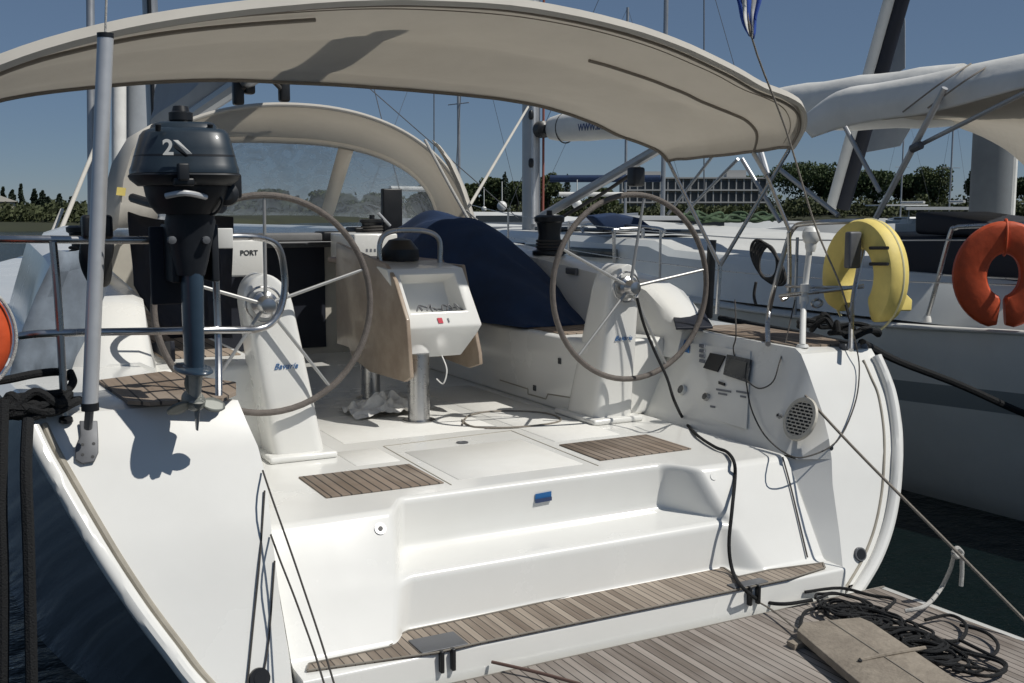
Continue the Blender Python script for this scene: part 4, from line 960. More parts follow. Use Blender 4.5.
g.tube([at(2, 400, Y=3.5), at(0, 500, Y=3.4), at(2, 600, Y=3.35), at(0, 800, Y=3.3)], .02, 8)
tag(g.build('mooring_rope', M['blackrope']), 'heap of black mooring rope on the port stern corner with ends hanging down', 'rope')
# black bag on the rail behind the pole
g = MB(); c = at(97, 250, Y=3.85)
rows = []
for k in range(9):
    t = k/8; w_ = .055*math.sin(math.pi*(.12+.8*t))**.5
    rows.append([c+Vector((math.cos(a)*w_*(1+.2*math.sin(3*a+k)), math.sin(a)*w_*.8, .11-.24*t)) for a in [i*2*math.pi/14 for i in range(14)]])
tag(g.loft(rows, True).build('gear_bag', M['black'], sub=1), 'small black bag hanging on the rail behind the aluminium pole', 'bag')
# navy cover on the starboard bench
g = MB(); rows = []
ctrl = [(7.5, 2.72, 3.42, .92), (7.0, 2.66, 3.45, 1.02), (6.5, 2.66, 3.48, 1.03), (6.0, 2.74, 3.47, .84), (5.7, 2.80, 3.44, .68), (5.45, 2.86, 3.38, .52), (5.3, 2.9, 3.34, .43)]
cs = spline([Vector(q[:3]) for q in ctrl], 5); cz = spline([Vector((q[3], 0, 0)) for q in ctrl], 5)
for (Yc, x0, x1), z in zip(cs, [q.x for q in cz]):
    row = []
    for i in range(21):
        t = i/20; x = lerp(x0, x1, t); s_ = math.sin(math.pi*min(1, max(0, t)))**.45
        zz = .414+(z-.414)*s_; zz += .05*noise.noise(Vector((x*3.2, Yc*2.2, 1)))+.035*(1-abs(noise.noise(Vector((x*5+Yc*2.5, Yc*1.2, 8)))*3))*s_
        row.append(Vector((x, Yc+.04*noise.noise(Vector((x*3, Yc, 4))), max(.412, zz))))
    rows.append(row)
g.loft(rows); k = len(rows[0])
g.add(rows[-1]+[Vector((p.x, p.y, .412)) for p in rows[-1]], [(i, i+1, i+1+k, i+k) for i in range(k-1)])
g.add(rows[0]+[Vector((p.x, p.y, .412)) for p in rows[0]], [(i, i+1, i+1+k, i+k) for i in range(k-1)])
tag(g.build('cushion_cover', M['navy'], sub=1, weld=True), 'large navy blue cover draped in a sloping heap over the starboard bench', 'cover')
# rag by the table foot
g = MB(); c = at(384, 413, z=0); rows = []
for i in range(23):
    row = []
    for j in range(23):
        u, v = i/22-.5, j/22-.5; r_ = math.hypot(u, v)
        row.append(Vector((c.x+u*.42, c.y+v*.30, max(.004, (.11-.16*r_)*(.75+1.3*noise.noise(Vector((u*11, v*11, 2))))+.01))))
    rows.append(row)
tag(g.loft(rows).build('crumpled_cloth', M['rag'], sub=1), 'crumpled white cloth lying on the cockpit floor by the table post', 'cloth')
# ropes and cables
g = MB()
g.tube([at(637, 298, Y=4.33), at(644, 325, Y=4.33), at(655, 352, Y=4.31), at(667, 378, X=3.08), at(674, 400, X=3.06), at(684, 420, z=.012), at(697, 435, z=.012), at(715, 447, z=.012), at(727, 452, z=.012), at(734, 462, z=.01), at(735, 478, Y=3.48), at(732, 510, Y=3.37), at(729, 545, Y=3.33), at(733, 572, z=-.38), at(745, 590, z=-.38), at(762, 601, z=-.47), at(785, 604, z=-.47), at(812, 600, z=-.47)], .0075, 8)
tag(g.build('power_cable', M['blackrope']), 'black cable running from the starboard helm over the floor and down the stern step', 'cable')
g = MB(); rng.seed(11)
def onP(x, y, dz=0): return at(x, y, z=PZ+.012+dz)
for k in range(15):
    pts = []; ph = rng.uniform(0, 6); rr_ = rng.uniform(.6, 1); cx0, cy0 = 835+k*8.5+rng.uniform(-8, 8), 603+k*4.0+rng.uniform(-3, 3); zz = rng.uniform(.002, .03)
    dr = rng.uniform(-.8, .8)
    for i in range(26):
        ph += rng.uniform(.38, .62); rr_ = min(1.1, max(.45, rr_+rng.uniform(-.14, .14)))
        pts.append(onP(cx0+math.cos(ph)*rr_*32+i*dr, cy0+math.sin(ph+.5)*rr_*11+i*dr*.4, .004+abs(zz*math.sin(i*.5+k))))
    g.tube(pts, .006, 6, sub=4)
loops = [[(960, 625), (985, 632), (998, 645), (990, 656), (965, 650), (945, 640)], [(945, 650), (975, 655), (1000, 662), (1005, 671), (985, 676), (955, 668), (930, 655)],
         [(925, 620), (950, 615), (966, 625), (960, 640), (935, 640)], [(805, 592), (840, 588), (870, 595), (895, 600), (880, 612)], [(800, 628), (805, 612), (825, 608), (850, 615)], [(955, 665), (980, 668), (1000, 671), (1006, 664), (990, 655), (960, 640)]]
for lp in loops: g.tube([onP(x, y, .004+rng.uniform(0, .012)) for x, y in lp], .0065, 7)
tag(g.build('rope_pile', M['blackrope']), 'tangled pile of thin black rope on the teak swim platform', 'rope')
g = MB(); g.tube([onP(905, 611, .03), onP(925, 606, .04), at(940, 590, Y=2.9), at(950, 570, Y=2.85), at(955, 553, Y=2.8), at(961, 552, Y=2.8), at(962, 570, Y=2.8), at(961, 586, Y=2.8)], .0085, 8)
g.tube([at(953, 553, Y=2.79), at(957, 548, Y=2.79), at(962, 553, Y=2.79), at(957, 557, Y=2.79), at(953, 553, Y=2.79)], .009, 8)
tag(g.build('tail_rope', M['whiterope']), 'short pale rope end knotted onto the mooring line over the platform', 'rope')
tag(T('mooring_line', [at(776, 363, X=3.40), at(850, 444, Y=3.25), at(950, 545, Y=2.79), at(1040, 636, Y=2.4), at(1300, 900, Y=1.6)], .006, M['tanrope'], n=8), 'long straight tan mooring line from the starboard quarter towards the quay', 'rope')
tag(T('mooring_line', [onS(262, 470, .01), at(272, 498, Y=3.36), at(300, 578, Y=3.20), at(336, 690, Y=2.95), at(380, 860, Y=2.5)], .0034, M['darkrope'], n=8), 'upper of two thin brown lines crossing the port stern block', 'rope', 'thin lines over the port stern block')
tag(T('mooring_line', [onS(270, 534, .01), at(280, 560, Y=3.27), at(300, 612, Y=3.16), at(326, 690, Y=2.95), at(370, 860, Y=2.5)], .0034, M['darkrope'], n=8), 'lower of two thin brown lines crossing the port stern block', 'rope', 'thin lines over the port stern block')
tag(T('hanging_cord', [onS(264, 490, .008), onS(259, 560, .008), onS(253, 620, .008), onS(246, 690, .008), onS(238, 760, .008)], .0032, M['darkrope'], n=8), 'dark cord hanging left of the port stern block, the outer of two', 'cord', 'dark cords left of the port stern block')
tag(T('hanging_cord', [onS(274, 560, .008), onS(268, 640, .008), onS(262, 676, .008)], .0032, M['darkrope'], n=8), 'short dark cord ending at the black outlet on the port stern face', 'cord', 'dark cords left of the port stern block')
tag(T('towing_line', [onP(492, 662, .01), onP(510, 666, .012), onP(540, 673, .01), onP(580, 684, .01)], .006, mat('brown_line', (.13, .08, .065), .9), n=8), 'reddish brown line lying on the swim platform edge', 'rope')
tag(T('thin_line', [at(755, 600, z=-.46), onP(775, 612, .01), onP(800, 632, .01)], .004, M['tanrope'], n=6), 'thin brown line between the hinge and the wooden board', 'rope')
g = MB()
g.tube([at(735, 300, Y=4.0), at(736, 335, Y=3.9)]+[onW(x, y, .012) for x, y in ((737, 352), (745, 374), (755, 386), (765, 390), (777, 383), (783, 365))]+[at(786, 340, Y=3.82), at(795, 300, Y=3.9)], .0035, 6)
tag(g.build('loose_wire', M['darkrope']), 'short grey wire looping below the white pole on the starboard console', 'wire')
g = MB(); g.tube([onW(x, y, .012) for x, y in ((750, 384), (755, 410), (768, 436))]+[at(785, 453, Y=3.42), at(805, 457, Y=3.36)]+[onS(x, y, .02) for x, y in ((833, 441), (851, 405), (856, 372))]+[at(856, 345, Y=3.58), at(845, 305, Y=3.68)], .0035, 6)
tag(g.build('loose_wire', M['darkrope']), 'long grey wire hanging in a wide loop under the round vent', 'wire')
g = MB(); g.tube([at(781, 458, pl=bp_, off=.012), at(790, 490, pl=bp_, off=.01), at(806, 558, pl=bp_, off=.01)], .0035, 6)
tag(g.build('hanging_cord', M['darkrope']), 'thin cord hanging down the starboard stern block', 'cord')
g = MB(); q = [at(462, 425, z=.006), at(470, 415, z=.006), at(500, 411, z=.006), at(545, 413, z=.006), at(560, 421, z=.006), at(520, 427, z=.006), at(475, 427, z=.006), at(462, 420, z=.008)]
g.tube(q, .005, 6); tag(g.build('floor_cord', M['tanrope']), 'thin cord looped on the cockpit floor right of the table', 'cord')
# flag halyard and flag
fl = thing('ensign', 'blue and white striped flag hanging at the top of the starboard backstay line', 'flag', at(750, 36, Y=3.9))
T('flag_line', [at(742, -40, Y=3.9), at(752, 38, Y=3.9), at(786, 130, Y=3.88), at(815, 225, Y=3.8), at(842, 290, Y=3.7), at(857, 348, Y=3.64)], .0045, M['tanrope'], fl, smooth=True)
M['flagblue'] = mat('flag_blue', (.02, .07, .34), .8)
for k, cc in enumerate(('flagblue', 'whiteplastic', 'flagblue', 'whiteplastic', 'flagblue')):
    g = MB(); rows = []
    for i in range(9):
        t = i/8; xl = lerp(733, 749, t**1.4)+1.5*math.sin(t*6); xr = lerp(761, 752.5, t**2)+1.5*math.sin(t*7+1); y = lerp(-12, 36, t)
        f0, f1 = k/5, (k+1)/5; rows.append([at(lerp(xl, xr, f0), y+f0*3, Y=3.9+.015*math.sin(f0*9+t*4)), at(lerp(xl, xr, f1), y+f1*3, Y=3.9+.015*math.sin(f1*9+t*4))])
    g.loft(rows); g.build('flag_stripe', M[cc], fl, solid=.002)
# wooden board on the platform
bd = [onP(*q, 0) for q in ((797, 628), (864, 616), (1000, 700), (900, 730), (868, 700))]
board = thing('boarding_plank', 'weathered wooden board lying across the black rope pile on the platform', 'board', onP(860, 650))
top = [at(x, y, z=PZ+.05) for x, y in ((803, 622), (860, 617), (872, 622), (988, 700), (960, 735), (880, 700), (797, 630))]
MB().prism(top, (0, 0, -.03)).build('plank', M['board'], board, bevel=.004)
a, b = at(860, 660, z=PZ+.052), at(925, 648, z=PZ+.052)
MB().tube([a, lerp(a, b, .5)+Vector((0, 0, .003)), b], .008, 8).build('cross_batten', M['board'], board)
for q in ((860, 661),): MB().lathe(at(*q, z=PZ+.053), (0, 0, 1), [(0, .008), (.004, .007), (.004, .001)], 10).build('bolt', M['black'], board)
for x in (812, 868):
    p = at(x, 640, z=PZ+.01); MB().box((p.x-.10, p.y-.02, PZ-.0015), (p.x+.10, p.y+.02, PZ+.019)).build('bearer', M['board'], board)
a, b = at(829, 620, z=PZ+.0515), at(935, 690, z=PZ+.0515); g = MB(); strip(g, a, b, .004, .001); g.build('board_seam', M['seam'], board)
# cover line on right: coiled rope on neighbour rail later
# ================================================================== MOORED YACHT TO STARBOARD
AY = thing('moored_yacht', 'grey-hulled sailing yacht moored to starboard with white boom bag and beige bimini', 'sailing yacht', (7.3, 4, WZ))
gunp = [(2.6, 5.98, .36), (4.2, 5.78, .32), (5.5, 5.68, .27), (7.0, 5.68, .27), (9, 5.75, .33), (11, 5.95, .42), (13, 6.3, .55), (15, 6.85, .68), (16.6, 7.4, .8)]
AC = 7.45
def arow(Yv, xe, zg, s):
    hb = abs(xe-AC); out = []
    for z, k in ((zg, 1), (zg-.10, .998), (zg-.36, .985), (zg-.50, .975), (-.45, .95), (-.75, .90), (-.9, .85), (-1.3, .6)):
        out.append(Vector((AC+s*hb*k, Yv+(0 if Yv < 14 else z*.4), z)))
    return out
for s in (-1, 1):
    g = MB(); g.loft([arow(*q, s) for q in gunp])
    for f_i in range(len(g.f)):
        if f_i % 7 == 2: g.mi[f_i] = 1
    g.build('hull_side', [M['ahull'], M['astripe']], AY)
    T('toe_rail', [Vector((AC+s*abs(x-AC), y, z+.012)) for y, x, z in gunp], .014, M['adeck'], AY)
g = MB(); g.loft([[Vector((x, y, z)), Vector((AC, y, z+.05)), Vector((2*AC-x, y, z))] for y, x, z in gunp]); g.build('deck', M['adeck'], AY)
g = MB(); y, x, z = gunp[0]; g.add([(x, y, z), (2*AC-x, y, z), (2*AC-x-.3, y-.1, -1.3), (x+.3, y-.1, -1.3)], [(0, 1, 2, 3)]); g.build('hull_transom', M['ahull'], AY)
# coaming / cabin
def ladder(rows_): return MB().loft(rows_)
rows = []
for Yv, xi, z0, zt in ((2.9, 6.25, .3, .55), (5, 6.1, .3, .62), (7, 6.1, .3, .66), (8.4, 6.15, .3, .70), (8.8, 6.2, .3, .78), (11, 6.35, .4, .80), (13, 6.7, .5, .82), (14.5, 7.1, .6, .78)):
    rows.append([Vector((xi-.12, Yv, z0)), Vector((xi, Yv, zt-.06)), Vector((xi+.08, Yv, zt)), Vector((2*AC-xi-.08, Yv, zt+(.05 if Yv > 8.5 else 0))), Vector((2*AC-xi, Yv, zt-.06)), Vector((2*AC-xi+.12, Yv, z0))])
g = ladder(rows); g.mi = [1 if k % 5 in (2,) else 0 for k in range(len(g.f))]; g.build('cabin_trunk', [M['ahull'], M['adeck']], AY)
for Yv, L in ((9.3, .9), (10.6, .8), (11.8, .6)):
    xw = curve([(8.8, 6.15), (11, 6.32), (13, 6.68)], Yv)-.035
    MB().box((xw-.012, Yv, .58), (xw+.03, Yv+L, .68)).build('cabin_window', M['darkglass'], AY, bevel=.01)
for Yv in (9.2, 10.4, 11.5):
    MB().box((6.7, Yv, .83), (7.2, Yv+.5, .875)).build('deck_hatch', M['darkglass'], AY, bevel=.015)
T('grab_rail', [(6.45, 8.9, .82), (6.45, 9, .90), (6.5, 10.4, .92), (6.5, 10.5, .83)], .016, M['steel'], AY)
# navy covers in its cockpit
g = MB(); q = [at(x, y, X=6.3) for x, y in ((914, 211), (990, 222), (990, 238), (914, 234))]
MB().prism(q, (.9, .1, 0)).build('cockpit_cover', M['navydark'], AY, bevel=.03)
q = [at(x, y, X=6.25) for x, y in ((862, 232), (905, 236), (1060, 240), (1060, 300), (905, 285), (870, 262))]
MB().prism(q, (.8, .1, 0)).build('cockpit_cover', M['navydark'], AY, bevel=.03)
# small dark sprayhood seen between the wheels
q = [(592, 216), (615, 213), (640, 218), (655, 229), (632, 231), (606, 230)]
MB().prism([at(x, y, Y=9.6) for x, y in q], (.15, .4, 0)).build('hatch_cover', M['navy'], AY, bevel=.03)
# mast, boom bag, vang
MX, MY = 7.0, 12.65
m0 = at(531, 225, Y=MY); AX = m0.x
MB().loft([ell(AX, MY, z, .11, .15, 24) for z in (.8, 6, 20)], True).build('mast', M['mastalu'], AY)
T('mast_track', [(AX-.05, MY-.15, .9), (AX-.05, MY-.15, 20)], .03, M['alu'], AY)
T('mast_halyard', [(AX+.07, MY-.17, .9), (AX+.09, MY-.17, 3), (AX+.07, MY-.15, 20)], .016, mat('red_halyard', (.25, .08, .06), .8), AY)
for q in ((531, 115), (531, 163)): 
    c = at(*q, Y=MY-.18); MB().lathe(c, (0, 0, 1), [(-.06, .02), (-.03, .035), (.03, .035), (.06, .02)], 12).build('mast_block', M['black'], AY)
b0 = Vector((AX+.15, MY-.3, 2.13)); b1 = Vector((7.35, 6.1, 1.98))
g = MB(); rows = []
for k in range(30):
    t = k/29; c = lerp(b0, b1, t); r_ = curve([(0, .15), (.06, .19), (.45, .20), (.62, .21), (.8, .24), (1, .26)], t); r_ *= 1+.03*math.sin(k*1.9)
    rows.append([c+Vector((math.cos(a)*r_*.8, 0, math.sin(a)*r_*(1.05 if math.sin(a) > 0 else .9))) for a in [i*2*math.pi/20 for i in range(20)]])
bb = MB().loft(rows, True).build('boom_bag', M['whitecanvas'], AY)
tn = (b1-b0).normalized(); tp_ = at(591, 127, pl=(lerp(b0, b1, .2)+Vector((-.19, 0, 0)), Vector((1, 0, 0))))
text('sail_lettering', 'WWW.IST', .12, tp_+Vector((-.004, 0, 0)), tn, (0, 0, 1), M['darkblue'], bb, 0, .002, .003)
for t in (.05,):
    c = lerp(b0, b1, t); MB().tube([c+Vector((math.cos(a)*(.13+.3*t), 0, math.sin(a)*(.165+.4*t))) for a in [i*math.pi/8 for i in range(16)]], .009, 6, closed=True, sub=2).build('bag_strap', M['black'], bb)
MB().lathe(b0+Vector((-.12, .12, 0)), tn, [(-.05, .05), (.0, .11), (.12, .11), (.15, .06)], 14).build('gooseneck', M['black'], AY)
T('boom_vang', [at(543, 216, Y=MY-.3), at(674, 140, pl=(lerp(b0, b1, .4), Vector((1, 0, 0))))], .06, M['mastalu'], AY, smooth=False)
T('vang_rope', [at(548, 225, Y=MY-.4), at(600, 195, Y=MY-1.4), at(640, 168, Y=MY-2.2)], .022, M['darkrope'], AY)
c = at(636, 176, Y=MY-2.3); MB().box((c.x-.08, c.y-.08, c.z-.12), (c.x+.08, c.y+.08, c.z+.1)).build('vang_block', M['black'], AY, bevel=.03)
# bimini of the neighbour
ar = [(at(795, 150, Y=5.9), at(845, 128, Y=5.9))]
e_low = [at(x, y, X=xx) for x, y, xx in ((812, 138, 6.2), (842, 128, 6.2), (880, 120, 6.15), (925, 114, 6.1), (965, 104, 6.05), (1024, 88, 6.0), (1100, 70, 5.95))]
e_top = [at(x, y, X=xx) for x, y, xx in ((812, 112, 6.35), (842, 90, 6.35), (880, 83, 6.35), (925, 75, 6.3), (965, 66, 6.3), (1024, 54, 6.3), (1100, 40, 6.3))]
e_mid = [lerp(a, b, .5)+Vector((-.10, 0, 0)) for a, b in zip(e_low, e_top)]
e_bk = [p+Vector((.9, .4, -.02)) for p in e_top]
e_bk2 = [p+Vector((1.2, .5, -.25)) for p in e_low]
cl = [e_low, e_mid, e_top, e_bk]
rows = [[r[i] for r in cl] for i in range(7)]
rows = [spline(r, 5) for r in rows]; rows = [list(r) for r in zip(*[spline(list(cc), 4) for cc in zip(*rows)])]
ab = MB().loft(rows).build('bimini', M['whitecanvas'], AY, solid=.005, ang=60)
f_low = [at(x, y, Y=yy) for x, y, yy in ((905, 118, 6.4), (960, 128, 6.5), (1000, 146, 6.6), (1024, 165, 6.7), (1060, 200, 6.8))]
u_row = spline([e_low[2]+Vector((.02, 0, 0)), e_low[3], e_low[4], e_low[5], e_low[6]], 4)
fr_ = spline(f_low, 4)
MB().loft([u_row, [lerp(a, b, .5)+Vector((0, 0, .05)) for a, b in zip(u_row, fr_)], fr_]).build('bimini_underside', M['canvas'], ab, solid=.005)
for a in ((1000, 62, 930, 112), (975, 64, 905, 116)):
    T('bimini_seam', [at(a[0], a[1], X=6.25)+Vector((-.04, 0, 0)), at((a[0]+a[2])/2+2, (a[1]+a[3])/2-6, X=6.0)+Vector((-.02, 0, 0)), at(a[2], a[3]-4, X=6.1)+Vector((-.02, 0, 0))], .006, M['seamcanvas'], ab)
for a, b, r_ in (((945, 88), (876, 218), .022), ((1040, 85), (910, 150), .016), ((845, 127), (880, 192), .018), ((742, 159), (780, 222), .018), ((738, 159), (686, 212), .014), ((718, 149), (668, 214), .014), ((778, 168), (838, 215), .02)):
    T('bimini_strut', [at(*a, X=6.0), at(*b, X=6.1)], r_, M['mastalu'], AY, smooth=False)
T('strut_end', [at(912, 149, X=6.0), at(921, 145, X=6.0)], .03, M['greymetal'], AY)
T('strut_end', [at(760, 150, X=5.0), at(767, 174, X=5.0)], .022, M['alu'], AY)
# rails and stanchions
ar_ = MB(); ar_.tube([at(927, 318, X=5.85), at(935, 290, X=5.85), at(950, 235, X=5.85), at(956, 228, X=5.85), at(975, 226, X=5.85), at(1100, 222, X=5.85)], .016, 10)
ar_.tube([at(943, 275, X=5.86), at(1100, 283, X=5.86)], .006, 6); rr_ = ar_.build('pushpit_rail', M['steel'], AY)
MB().lathe(at(927, 322, X=5.85), (0, 0, 1), [(0, .03), (.03, .025), (.05, .015)], 12).build('rail_foot', M['whiteplastic'], rr_)
for Yv in (6.2, 8.0, 9.8, 11.6):
    xe = curve([(q[0], q[1]) for q in gunp], Yv)+.06; ze = curve([(q[0], q[2]) for q in gunp], Yv); T('stanchion', [(xe, Yv, ze), (xe, Yv, ze+.6)], .012, M['steel'], AY)
for dz in (.58, .30): T('lifeline', [(curve([(q[0], q[1]) for q in gunp], Yv)+.06, Yv, curve([(q[0], q[2]) for q in gunp], Yv)+dz) for Yv in (3.8, 6.2, 8, 9.8, 11.6, 14)], .005, M['steel'], AY, n=6)
T('hoop_rail', [at(615, 272, Y=9.3), at(614, 235, Y=9.3), at(616, 230, Y=9.3), at(640, 229, Y=9.3), at(643, 236, Y=9.3), at(643, 275, Y=9.3)], .02, M['steel'], AY)
# white thing on deck near the bow, dark hatch
for q, r_ in (((484, 207), .06), ((577, 204), .07), ((502, 206), .07)):
    pass
# vertical dark fender/post
tag(T('fender_sock', [at(712, 240, X=5.3), at(711, 262, X=5.3), at(709, 300, X=5.3), at(708, 318, X=5.3)], .035, M['black'], n=12), 'narrow black fender hanging upright behind the right wheel', 'fender')
# orange horseshoe on its rail
hc2 = at(1003, 275, X=5.72)
horseshoe('horseshoe_lifebuoy', 'orange horseshoe lifebuoy hanging on the rail of the yacht at the right edge', hc2, (.75, -.7, 0), .19, .20, .12, M['orange'], M['orange'], gap=.10, tilt=.0, elong=1.2)
# dark mooring ropes along the neighbour
g = MB(); g.tube([at(862, 343, X=4.0), at(900, 362, Y=4.4), at(960, 385, Y=4.3), at(1040, 420, Y=4.2), at(1200, 480, Y=4)], .022, 8)
g.tube([at(720, 318, Y=6.5), at(770, 328, Y=5.8), at(820, 338, Y=5.0), at(862, 352, X=4.05)], .022, 8)
g.tube([at(725, 325, Y=6.3), at(790, 334, Y=5.5), at(850, 345, X=4.1), at(865, 356, X=4.05)], .02, 8)
for k in range(4): tangle(g, at(812+k*16, 330+k*4, z=.46)+Vector((.12, .1, 0)), .12, .09, .04, 12, .013, 70+k)
tag(g.build('mooring_rope', M['blackrope']), 'thick black mooring rope from the starboard quarter along the grey hull', 'rope')
# grey coil on neighbour's lifeline
g = MB()
for k in range(5):
    c = at(768, 262, X=5.4); g.tube([c+Vector((math.cos(a)*0, math.cos(a)*(.10+.012*k)+.03*k*math.sin(a), math.sin(a)*(.12+.01*k)-abs(math.cos(a))*.02)) for a in [i*.52 for i in range(12)]], .012, 6, closed=True, sub=3)
g.tube([at(756, 282, X=5.4), at(754, 295, X=5.4), at(756, 305, X=5.4)], .012, 6)
tag(g.build('rope_coil', M['darkrope']), 'grey coil of rope hung on the lifeline behind the stern rail', 'rope')
# ================================================================== OTHER BOATS
def sailboat(x, D, L, beam, fb, head, label, hm, mast=None, group='boats moored in the background', canopy=None, dark=None):
    p = pol(x, D); root = thing('distant_yacht', label, 'boat', (p.x, p.y, WZ), group)
    u = Vector((math.cos(head), math.sin(head), 0)); v = Vector((-u.y, u.x, 0)); p = Vector((p.x, p.y, WZ))
    rows = []
    for t, k in ((-.5, .72), (-.35, .9), (0, 1), (.25, .8), (.42, .35), (.5, .02)):
        sh = fb*(1+.25*max(0, t)*2); rows.append([p+u*L*t+v*beam/2*k*s_*q+Vector((0, 0, z*sh)) for s_, q, z in ((-1, .7, -.2), (-1, .92, .3), (-1, 1, 1), (1, 1, 1), (1, .92, .3), (1, .7, -.2))])
    MB().loft(rows, True).build('hull', hm, root)
    rows = []
    for t, k, h in ((-.22, .5, .0), (-.2, .55, .42), (.05, .5, .40), (.22, .3, .25), (.3, .2, .0)):
        rows.append([p+u*L*t+v*beam/2*k*s_+Vector((0, 0, fb+z)) for s_, z in ((-1.1, 0), (-1, h), (1, h), (1.1, 0))])
    cab = MB().loft(rows).build('cabin', M['farhull'], root)
    for s_ in (-1, 1): MB().obox(p-u*L*.05+v*s_*beam/2*.57+Vector((0, 0, fb+.22)), u*L*.11, v*.04, Vector((0, 0, .09))).build('window', M['darkglass'], cab)
    if mast:
        MB().loft([ell(p.x+u.x*L*.08, p.y+u.y*L*.08, z, .09, .09, 12) for z in (fb+WZ, mast)], True).build('mast', M['mastalu'], root)
        T('boom', [p+u*L*.07+Vector((0, 0, 2.0+fb-.0)), p-u*L*.32+Vector((0, 0, 2.0+fb))], .14, M['whitecanvas'] if not dark else M['navy'], root)
        for t in (-.5, .5): T('stay', [p+u*L*t+Vector((0, 0, fb)), p+u*L*.08+Vector((0, 0, mast-WZ))], .012, M['greymetal'], root, n=5)
        T('spreader', [p+u*L*.08+v*.9+Vector((0, 0, (mast-WZ)*.5)), p+u*L*.08-v*.9+Vector((0, 0, (mast-WZ)*.5))], .03, M['mastalu'], root, n=6)
    if canopy: MB().obox(p-u*L*.28+Vector((0, 0, fb+1.5)), u*L*.14, v*beam*.4, Vector((0, 0, .05))).build('canopy', canopy, root, bevel=.03)
    return root
sailboat(505, 32, 11, 3.4, 1.55, R(10), 'big grey-hulled boat behind the mast of the neighbouring yacht', M['greyhull'])
for k, (x, y, lb) in enumerate(((484, 209, 'leftmost small white ball fender on the grey boat'), (502, 206, 'large white ball fender on the grey boat left of the mast'), (577, 204, 'white ball fender on the grey boat right of the mast'))):
    c = at(x, y, D=28 if k else 28.5); rr_ = .13 if k else .07
    tag(MB().lathe(c-Vector((0, 0, rr_)), (0, 0, 1), [(2*rr_*(1-math.cos(a))/2, rr_*max(.02, math.sin(a))) for a in [i*math.pi/10 for i in range(11)]]+[(2*rr_+.03, .015), (2*rr_+.5, .012)], 16).build('ball_fender', M['whiteplastic']), lb, 'fender', 'white ball fenders')
sailboat(700, 27, 9, 3.2, 1.45, R(-35), 'white motor cruiser with a rounded white deck behind the right wheel', M['farhull'])
sailboat(748, 22, 8, 2.8, 1.15, R(-25), 'white boat with green netting on its deck in front of the hotel', M['farhull'])
g = MB(); rng.seed(5)
for k in range(6): tangle(g, at(738+rng.uniform(-14, 14), 219, D=20.5)+Vector((rng.uniform(-.6, .6), rng.uniform(-.4, .4), -.05)), .5, .3, .12, 16, .03, 90+k)
tag(g.build('fishing_net', mat('green_net', (.08, .13, .07), .9, noise_amt=.5, noise_scale=5)), 'heap of green netting on the deck of the small white boat', 'net')
sailboat(660, 60, 10, 3.2, .9, R(5), 'small low white boat anchored in front of the hotel', M['farhull'], mast=None)
sailboat(940, 90, 14, 4, 1.0, R(-20), 'boat with a flat white canopy roof below the broadleaf tree', M['farhull'], canopy=M['farhull'])
c = pol(940, 88); cn = thing('boat_shelter', 'flat white awning on thin posts near the far shore on the right', 'awning', (c.x, c.y, WZ))
u = (pol(985, 88)-pol(905, 88)); MB().obox(pol(945, 88)+Vector((0, 0, 1.35)), u/2, Vector((1.2, 1.2, 0)), Vector((0, 0, .12))).build('roof', M['farhull'], cn)
for t in (.05, .3, .55, .8, .95):
    p = pol(905, 88)+u*t; T('post', [p+Vector((0, 0, WZ)), p+Vector((0, 0, 1.25))], .06, M['farhull'], cn, n=6)
sailboat(952, 110, 10, 3.2, 1.0, R(60), 'small yacht whose thin mast stands before the broadleaf tree on the right', M['farhull'], mast=12)
sailboat(905, 120, 11, 3.2, 1.0, R(75), 'small yacht whose thin mast stands just right of the slanted sail roll', M['farhull'], mast=13)
sailboat(612, 70, 11, 3.2, 1.1, R(-20), 'white yacht anchored left of the hotel with a bare mast', M['farhull'], mast=14)
sailboat(446, 60, 12, 3.4, 1.2, R(15), 'white yacht seen between the dodger and the neighbouring mast', M['farhull'], mast=15)
sailboat(640, 42, 11, 3.4, 1.25, R(-30), 'white yacht with a navy boom cover seen through the right wheel', M['farhull'], mast=15, dark=True)
sailboat(795, 48, 10, 3.2, 1.15, R(-15), 'low white boat behind the starboard stern rail and left of the yellow lifebuoy', M['farhull'])
# thick grey mast near the right edge with boom bag behind, belongs to a second yacht beyond
BY = thing('moored_yacht', 'yacht beyond the grey one with a grey boom bag and a thick grey roll upright', 'sailing yacht', (11.5, 9, WZ))
gb = [(5, 10.6, .5), (7, 10.3, .45), (10, 10.3, .5), (14, 10.7, .7), (18, 12.1, .9)]
for s in (-1, 1): MB().loft([[Vector((12.2+s*abs(x-12.2)*k, y, z)) for z, k in ((zg, 1), (0, .98), (-.6, .9), (-1.2, .6))] for y, x, zg in gb]).build('hull_side', M['farhull'], BY)
MB().loft([[Vector((x, y, z)), Vector((24.4-x, y, z))] for y, x, z in gb]).build('deck', M['adeck'], BY)
mp = at(990, 200, X=11.6)
MB().loft([ell(mp.x, mp.y, z, .20, .26, 24) for z in (.4, 1.2, 2.3)], True).build('rolled_curtain', mat('dark_grey_cover', (.15, .165, .175), .8, noise_amt=.2, noise_scale=2), BY)
T('curtain_edge', [(mp.x+.14, mp.y-.2, .4), (mp.x+.14, mp.y-.2, 2.3)], .05, M['whitecanvas'], BY, smooth=False)
rows = []
ga, gb_ = at(1060, 74, X=11.5), at(786, 100, X=11.9)
for k in range(14):
    t = k/13; c = lerp(ga, gb_, t); rows.append([c+Vector((math.cos(a)*.2, 0, math.sin(a)*.21)) for a in [i*2*math.pi/14 for i in range(14)]])
MB().loft(rows, True).build('boom_bag', M['greycanvas'], BY)
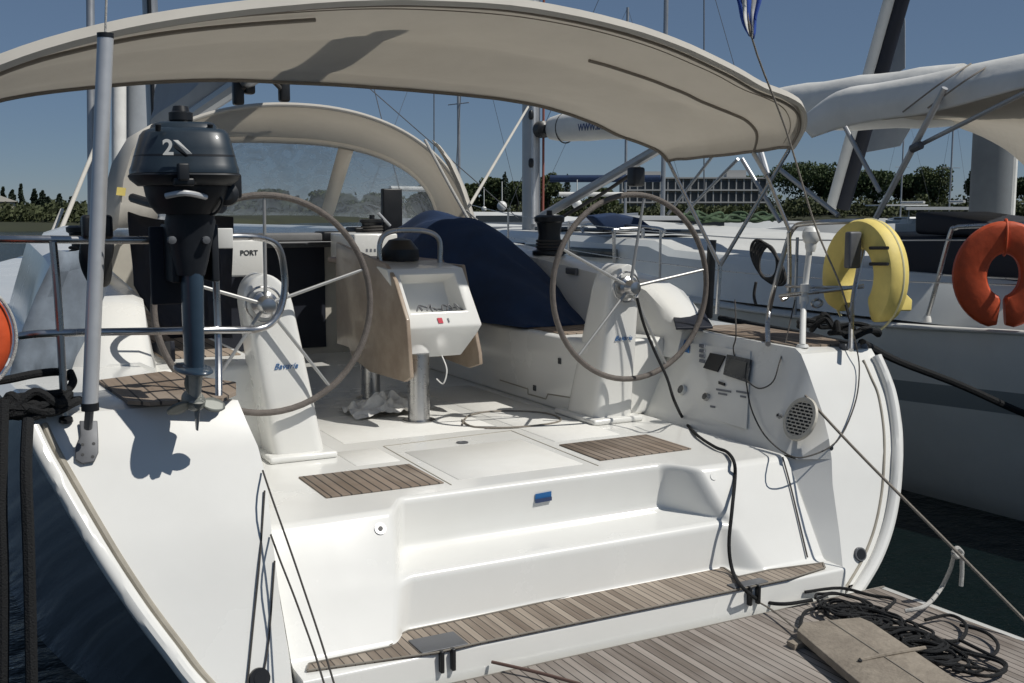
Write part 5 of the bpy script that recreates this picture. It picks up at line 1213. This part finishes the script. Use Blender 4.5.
# furled headsail with dark strip, slanted
fa, fb_ = at(831, 208, X=12.5), at(893, -12, X=12.5); ex = at(920, -110, X=12.5)
fs = thing('furled_headsail', 'slanted furled headsail with a dark blue edge strip rising behind the white boom', 'sail', fa)
T('sail_roll', [fa, lerp(fa, ex, .5), ex], .085, M['whitecanvas'], fs, n=14)
sd = RT*.17; T('dark_strip', [fa+sd, lerp(fa, ex, .5)+sd, ex+sd], .125, M['navydark'], fs, n=14)
q = [at(x, y, X=13.1) for x, y in ((880, 70), (899, -10), (905, 20), (905, 68), (895, 74))]; MB().prism(q, (.03, .02, 0)).build('sail_cloth', M['greycanvas'], fs)
q = [at(x, y, X=13.1) for x, y in ((866, 124), (912, 126), (900, 146), (862, 153))]; MB().prism(q, (.03, .02, 0)).build('sail_cloth', M['greycanvas'], fs)
# port neighbours seen at the left
PY = thing('moored_yacht', 'yacht ahead to port, its mast and pale rolled sail showing beside the aluminium pole', 'sailing yacht', pol(110, 24)+Vector((0, 0, WZ)))
c = pol(112, 24); 
rows = []
for t, k in ((-.5, .7), (-.3, .95), (0, 1), (.3, .7), (.5, .03)): rows.append([Vector((c.x+s_*1.7*k*q, c.y+t*11, z)) for s_, q, z in ((-1, .7, -1.2), (-1, 1, .3), (1, 1, .3), (1, .7, -1.2))])
MB().loft(rows, True).build('hull', M['farhull'], PY)
def stick(x0, y0, x1, y1, D, wpx, m, name, parent): 
    return T(name, [at(x0, y0, D=D), at(x1, y1, D=D)], wpx/FPX*D/2, M[m], parent, smooth=False, n=16)
stick(92, 232, 90, -40, 24, 8, 'mastalu', 'mast', PY)
stick(119, 232, 119, 48, 23, 14, 'whitecanvas', 'furled_sail', PY); stick(139, 232, 139, 46, 23.5, 28, 'greycanvas', 'sail_bag', PY)
for a, b in (((60, 232), (98, 140)), ((40, 262), (62, 210))): T('mooring_strap', [at(*a, D=14), at(*b, D=16)], .03, M['canvaslight'], PY)
# thin rigging wires against the sky, each belonging to the neighbouring rigs
for nm, pts, rr_ in (('stay', [at(434, 250, X=6), at(434, 20, X=6.0)], .008), ('stay', [at(415, 250, X=6.8), at(372, 80, X=6.8), at(355, 0, X=6.8)], .008),
                 ('stay', [at(704, 200, X=12), at(704, -20, X=12)], .012), ('stay', [at(452, 230, X=7), at(463, 60, X=7)], .006), ('stay', [at(360, 80, Y=12), at(520, 220, Y=12)], .006)):
    T(nm, pts, rr_, M['greymetal'], AY, n=6)
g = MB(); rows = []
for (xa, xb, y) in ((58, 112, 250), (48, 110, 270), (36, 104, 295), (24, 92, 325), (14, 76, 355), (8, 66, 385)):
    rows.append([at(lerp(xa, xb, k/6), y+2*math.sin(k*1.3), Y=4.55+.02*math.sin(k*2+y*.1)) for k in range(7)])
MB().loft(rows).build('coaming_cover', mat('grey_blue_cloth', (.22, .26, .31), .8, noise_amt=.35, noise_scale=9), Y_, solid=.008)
